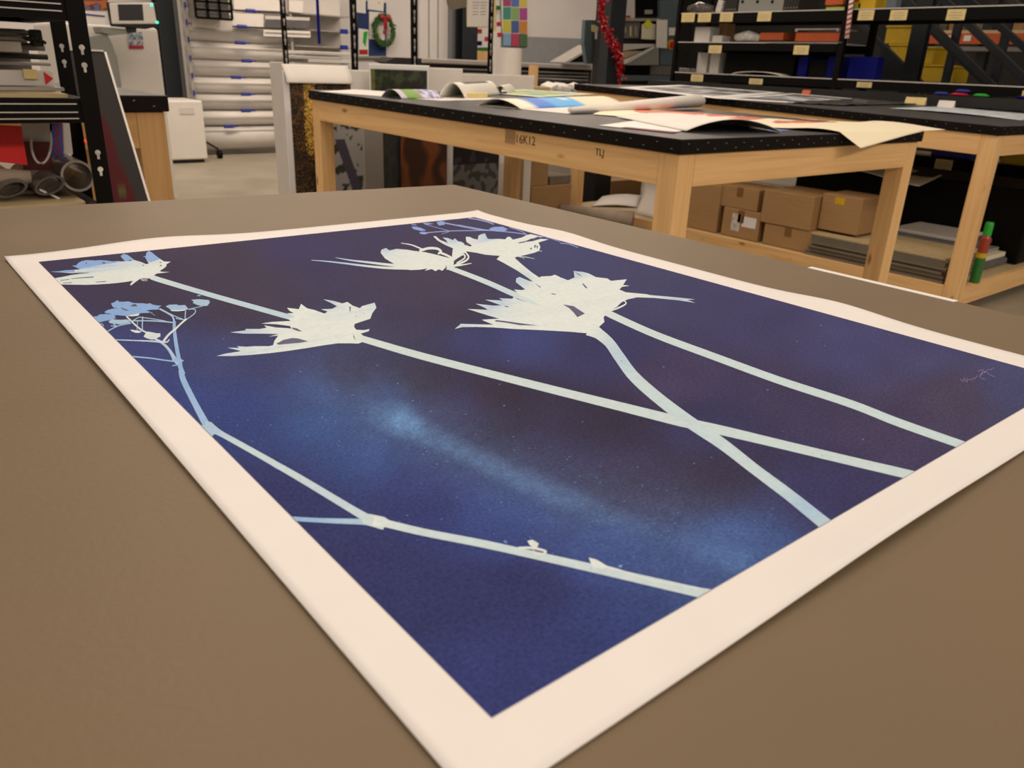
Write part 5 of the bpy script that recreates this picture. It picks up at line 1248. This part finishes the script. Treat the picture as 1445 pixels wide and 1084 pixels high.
onshelf(1162, 1189, 10, 'lime', 'tub_lid', 'lime green lid on the top shelf', 'lid', zc0)
setp(MB().box(XR+.05, PX(1210, 8, XR).y, zc0, XR+.3, PX(1194, 8, XR).y, zc0+.045).build('tub_lid', 'lime', bevel=.006), 'second lime lid right of the striped garland', 'lid')
onshelf(1212, 1236, -20, 'yellow', 'storage_bin', 'yellow bin on the top shelf above the labels', 'bin', zc0)
onshelf(1250, 1264, -14, 'slate', 'jar', 'teal jar on the top shelf beside the yellow bin', 'jar', zc0, dep=.08)
# middle level
onshelf(979, 1000, 38, 'offw', 'carton_white', 'white printed carton at the left of the middle shelf', 'box', zb0, X=XR+.1, dep=.14)
onshelf(1003, 1017, 50, 'offw', 'carton_white', 'narrow white carton right of the printed carton', 'box', zb0, X=XR+.12, dep=.12)
onshelf(1012, 1024, 33, 'card', 'carton_brown', 'brown carton on the middle shelf', 'box', zb0, X=XR+.27, dep=.12)
s = MB(); ya_, yb2 = PX(1038, 45, XR+.1).y, PX(1072, 45, XR+.1).y
s.tube([(XR+.12, ya_, zb0+.04), (XR+.12, lerp(ya_, yb2, .5), zb0+.055), (XR+.12, yb2, zb0+.035)], [.03, .042, .025], 12)
setp(s.build('plastic_bag', 'tape', smooth=True), 'shiny clear plastic bag on the middle shelf', 'bag')
onshelf(1070, 1103, 46, 'orange', 'storage_bin', 'narrow orange bin on the middle shelf', 'bin', zb0+.02, X=XR+.1)
onshelf(1068, 1105, 56.5, 'dgrey', 'board', 'dark board under the narrow orange bin', 'board', zb0, X=XR+.1)
onshelf(1120, 1182, 46, 'orange', 'storage_bin', 'wide orange bin under the clear tray on the middle shelf', 'bin', zb0+.012, X=XR+.1, dep=.14)
onshelf(1078, 1184, 59.5, 'whitep', 'paper_sheet', 'white sheets projecting over the middle shelf edge', 'paper', zb0, X=XR-.01, dep=.08, bevel=0)
ya_, yb2 = PX(1122, 40, XR+.08).y, PX(1184, 40, XR+.08).y; zz = PX(1150, 45, XR+.1).z+.002
s = MB(); s.box(XR+.08, yb2, zz+.012, XR+.36, ya_, zz+.022); s.box(XR+.08, yb2, zz, XR+.10, yb2+.02, zz+.0115); s.box(XR+.08, ya_-.02, zz, XR+.10, ya_, zz+.0115)
setp(s.build('clear_tray', 'tape', bevel=.004), 'clear plastic tray on the wide orange bin', 'tray')
# low level
g = grid(lambda u, v: (XR+.04+.14*v, lerp(PX(1028, 105, XR).y, PX(1098, 105, XR).y, u), za0+.003+.025*math.sin(math.pi*u)**.6), 16, 4)
setp(g.build('paper_stack', 'whitep', smooth=True, solid=.003, uvw=(0, 0, 1)), 'bowed sheet with a blue strip lying on the lowest visible shelf', 'paper')
for a, b_, lb in ((1125, 1138, 'narrow blue bin on the lowest visible shelf, left one'), (1166, 1177, 'narrow blue bin nearest the post on the lowest visible shelf')):
    onshelf(a, b_, 79, 'dblue', 'storage_bin', lb, 'bin', za0, X=XR+.14)
onshelf(1139, 1165, 84, 'black', 'storage_bin', 'black bin between the two narrow blue bins', 'bin', za0, X=XR+.16)
onshelf(1196, 1236, 80, 'dblue', 'storage_bin', 'wide blue bin right of the shelving post', 'bin', za0, X=XR+.14, dep=.10)
onshelf(956, 970, 96, 'mgrey', 'small_box', 'small grey box at the left end of the lowest visible shelf', 'box', za0, X=XR+.1, dep=.1)
onshelf(983, 997, 74, 'offw', 'carton_white', 'tall white carton on the lowest visible shelf', 'box', za0, X=XR+.22, dep=.1)
onshelf(1001, 1014, 74, 'offw', 'carton_white', 'tallest white carton beside the grey panel on the lowest visible shelf', 'box', za0, X=XR+.2, dep=.1)
onshelf(1022, 1120, 76, 'black', 'equipment_case', 'long black equipment case on the lowest visible shelf', 'case', za0, X=XR+.2, dep=.2)
a = PX(1313, 215, XR+.02).y; b_ = PX(1372, 215, XR+.02).y
setp(MB().box(XR+.02, b_, zL+.001, XR+.3, a, zL+.06).build('picture_pack', 'blue', bevel=.012), 'glossy blue packet on the low shelf seen below the right table top', 'packet')
setp(MB().box(XR+.02, PX(1460, 215, XR).y, zL+.001, XR+.3, PX(1412, 215, XR).y, zL+.07).build('storage_bin', 'yellow', bevel=.01), 'yellow bin on the low shelf at the right edge of the view', 'bin')
# pouches
for a, b_, y, m_, lb, dz in ((1319, 1341, 127, 'blue', 'blue pouch on the ledge left of the red one', 0), (1343, 1368, 127.5, 'pink', 'red pouch on the ledge between the blue and green ones', 0), (1350, 1372, 120, 'blue', 'blue pouch lying on top of the red one', .022), (1375, 1398, 127, 'green', 'green pouch on the ledge', 0), (1438, 1455, 123, 'dblue', 'dark blue pouch at the right edge of the ledge', 0)):
    X_ = XR-.10; ya_, yb2 = PX(a, y, X_).y, PX(b_, y, X_).y; z0 = zAb-.011+dz
    s = MB(); s.tube([(X_, yb2, z0+.010), (X_, lerp(ya_, yb2, .75), z0+.0115), (X_, lerp(ya_, yb2, .25), z0+.0115), (X_, ya_, z0+.010)], [.003, .011, .011, .003], 12, flat=(2.6, 1))
    setp(s.build('pouch', m_, smooth=True), lb, 'pouch')
# striped garland hanging from the shelf
cg = thing('striped_garland', 'red and white striped candy cane garland hanging from the right shelving post', 'garland', PX(1196, 55, XR-.03))
pt, pb_ = PX(1205, -25, XR-.03), PX(1195, 54, XR-.03)
MB().tube([pt, pb_], .016, 14).build('white_core', 'whitep', cg, smooth=True)
dv = (pb_-pt); e1 = dv.cross(Vector((1, 0, 0))).normalized(); e2 = dv.cross(e1).normalized()
MB().tube([pt+dv*(i/150)+(e1*math.cos(i*.46)+e2*math.sin(i*.46))*.0135 for i in range(151)], .0075, 8).build('red_stripe', 'bow', cg, smooth=True)

# ================================================================== STAIR and racking beyond the shelves
XSt = 7.0
stair = thing('steel_staircase', 'dark grey steel staircase with diagonal stringers beyond the right shelving', 'staircase', (XSt+.1, 2.4, 0))
def bar(x0, y0, x1, y1, X, w, par, name='stringer', m='col', th=.05):
    a, b_ = PX(x0, y0, X), PX(x1, y1, X); d_ = (b_-a).normalized(); n_ = d_.cross(Vector((1, 0, 0))).normalized()*w/2
    a -= d_*.6; b_ += d_*.6 if name == 'stringer' else Vector((0, 0, 0))
    if b_.z < .02: b_ = a+(b_-a)*((a.z-.02)/(a.z-b_.z))
    MB().prism([a+n_, b_+n_, b_-n_, a-n_], (th, 0, 0)).build(name, m, par, bevel=.004)
bar(1330, 0, 1445, 112, XSt, .055, stair); bar(1310, 33, 1398, 120, XSt+.5, .055, stair); bar(1270, 0, 1350, 80, XSt+.55, .045, stair)
bar(1211, 32, 1280, 100, XSt, .04, stair); bar(1365, 0, 1450, 72, XSt+.3, .05, stair); bar(1425, 0, 1470, 40, XSt, .05, stair)
y0_, y1_ = PX(1306, 50, XSt-.3).y, PX(1284, 50, XSt-.3).y
s = MB(); s.box(XSt-.30, y0_, 0, XSt-.285, y1_, 3.0); s.box(XSt-.235, y0_, 0, XSt-.22, y1_, 3.0); s.box(XSt-.2849, (y0_+y1_)/2-.006, 0, XSt-.2351, (y0_+y1_)/2+.006, 3.0)
setp(s.build('steel_column', 'col'), 'dark steel column in front of the staircase', 'column')
for px in (1345, 1415):
    y = PX(px, 60, XSt+.62).y; MB().box(XSt+.62, y-.03, 0, XSt+.67, y+.03, 2.6).build('newel_post', 'col', stair)
wb_ = [PX(x, y, XSt+.2) for x, y in ((1245, 60), (1281, 100), (1275, 112), (1235, 112))]; MB().prism(wb_, (.01, 0, 0)).build('gusset', 'col', stair)
# yellow bins behind
Xy = 7.8
yr_ = thing('bin_stand', 'dark stand behind the staircase carrying the yellow bins', 'rack', (Xy+.2, 3.2, 0))
zs1 = PX(1265, 89, Xy).z; zs2 = PX(1330, 117, Xy).z
ya_, yb2 = PX(1350, 110, Xy).y, PX(1230, 88, Xy).y; ymid = PX(1287, 100, Xy).y
MB().box(Xy-.05, ya_-.1, zs2-.03, Xy+.5, ymid, zs2-.001).build('shelf', 'black', yr_); MB().box(Xy-.05, ymid+.002, zs1-.03, Xy+.5, yb2+.3, zs1-.001).build('shelf', 'black', yr_)
for y, zt in ((ya_-.1, zs2-.031), (yb2+.25, zs1-.031)): 
    for x in (Xy-.04, Xy+.44): MB().box(x, y, 0, x+.04, y+.04, zt).build('post', 'black', yr_)
def ybin(px0, px1, pyt, pyb, lb, X=Xy, z0=None):
    a, b_ = PX(px0, (pyt+pyb)/2, X).y, PX(px1, (pyt+pyb)/2, X).y; zt = PX((px0+px1)/2, pyt, X).z; z0 = z0 if z0 is not None else PX((px0+px1)/2, pyb, X).z
    t = thing('yellow_bin', lb, 'bin', (X+.15, (a+b_)/2, z0))
    MB().box(X+.012, b_+.006, z0, X+.3, a-.006, zt-.018).build('body', 'yellow', t, bevel=.008); MB().box(X, b_, zt-.017, X+.31, a, zt).build('rim', 'yellow', t, bevel=.003)
    return zt
zq = ybin(1252, 1284, 62, 88.5, 'yellow bin at the bottom of the pair left of the grey column', z0=zs1)
ybin(1248, 1286, 36, 62, 'yellow bin on top of the pair left of the grey column', z0=zq+.001)
zq = ybin(1296, 1332, 91, 117, 'wide yellow bin low down right of the grey column', z0=zs2)
ybin(1300, 1318, 66, 91, 'narrow yellow bin stacked on the wide one right of the column', z0=zq+.001)
ybin(1337, 1347, 93, 117, 'narrow yellow bin beyond the wide one at the stair foot', z0=zs2)
# pallet racking with orange beams
Xp = 9.2
pk = thing('pallet_racking', 'pallet racking with orange beams far behind the staircase', 'racking', (Xp, 3, 0))
yA, yB_ = PX(1460, 50, Xp).y, PX(1306, 50, Xp).y; zt, zb = PX(1380, 47, Xp).z, PX(1380, 62, Xp).z
MB().box(Xp, yA-1, zb, Xp+.05, yB_, zt).build('beam', 'orange', pk)
MB().box(Xp-.1, yA-1, PX(1380, 72, Xp-.1).z, Xp-.05, yB_, PX(1380, 66, Xp-.1).z).build('grey_beam', 'mgrey', pk)
for y in (yA-1, lerp(yA, yB_, .45), yB_): MB().box(Xp+.06, y-.05, 0, Xp+.15, y+.05, 3).build('upright', 'dgrey', pk)
for px in (1340, 1365): 
    bx = sbox(px-5, 50, px+5, 58, Xp-.004, .003); MB().box(*bx).build('beam_tag', 'whitep', pk)
MB().box(Xp+.02, yA-1, zt+.001, Xp+.8, yB_, zt+.03).build('deck', 'ply', pk)
for k, (a, b_) in enumerate(((1312, 1330), (1333, 1352), (1372, 1392), (1405, 1440))):
    y0_, y1_ = PX(b_, 35, Xp+.1).y, PX(a, 35, Xp+.1).y
    setp(MB().box(Xp+.2, y0_, zt+.031, Xp+.6, y1_, zt+.10+.08*(k % 2)).build('stored_carton', 'card' if k % 2 else 'cardd', bevel=.01), ('leftmost', 'second', 'third', 'rightmost')[k]+' brown carton on the orange racking beam', 'box')
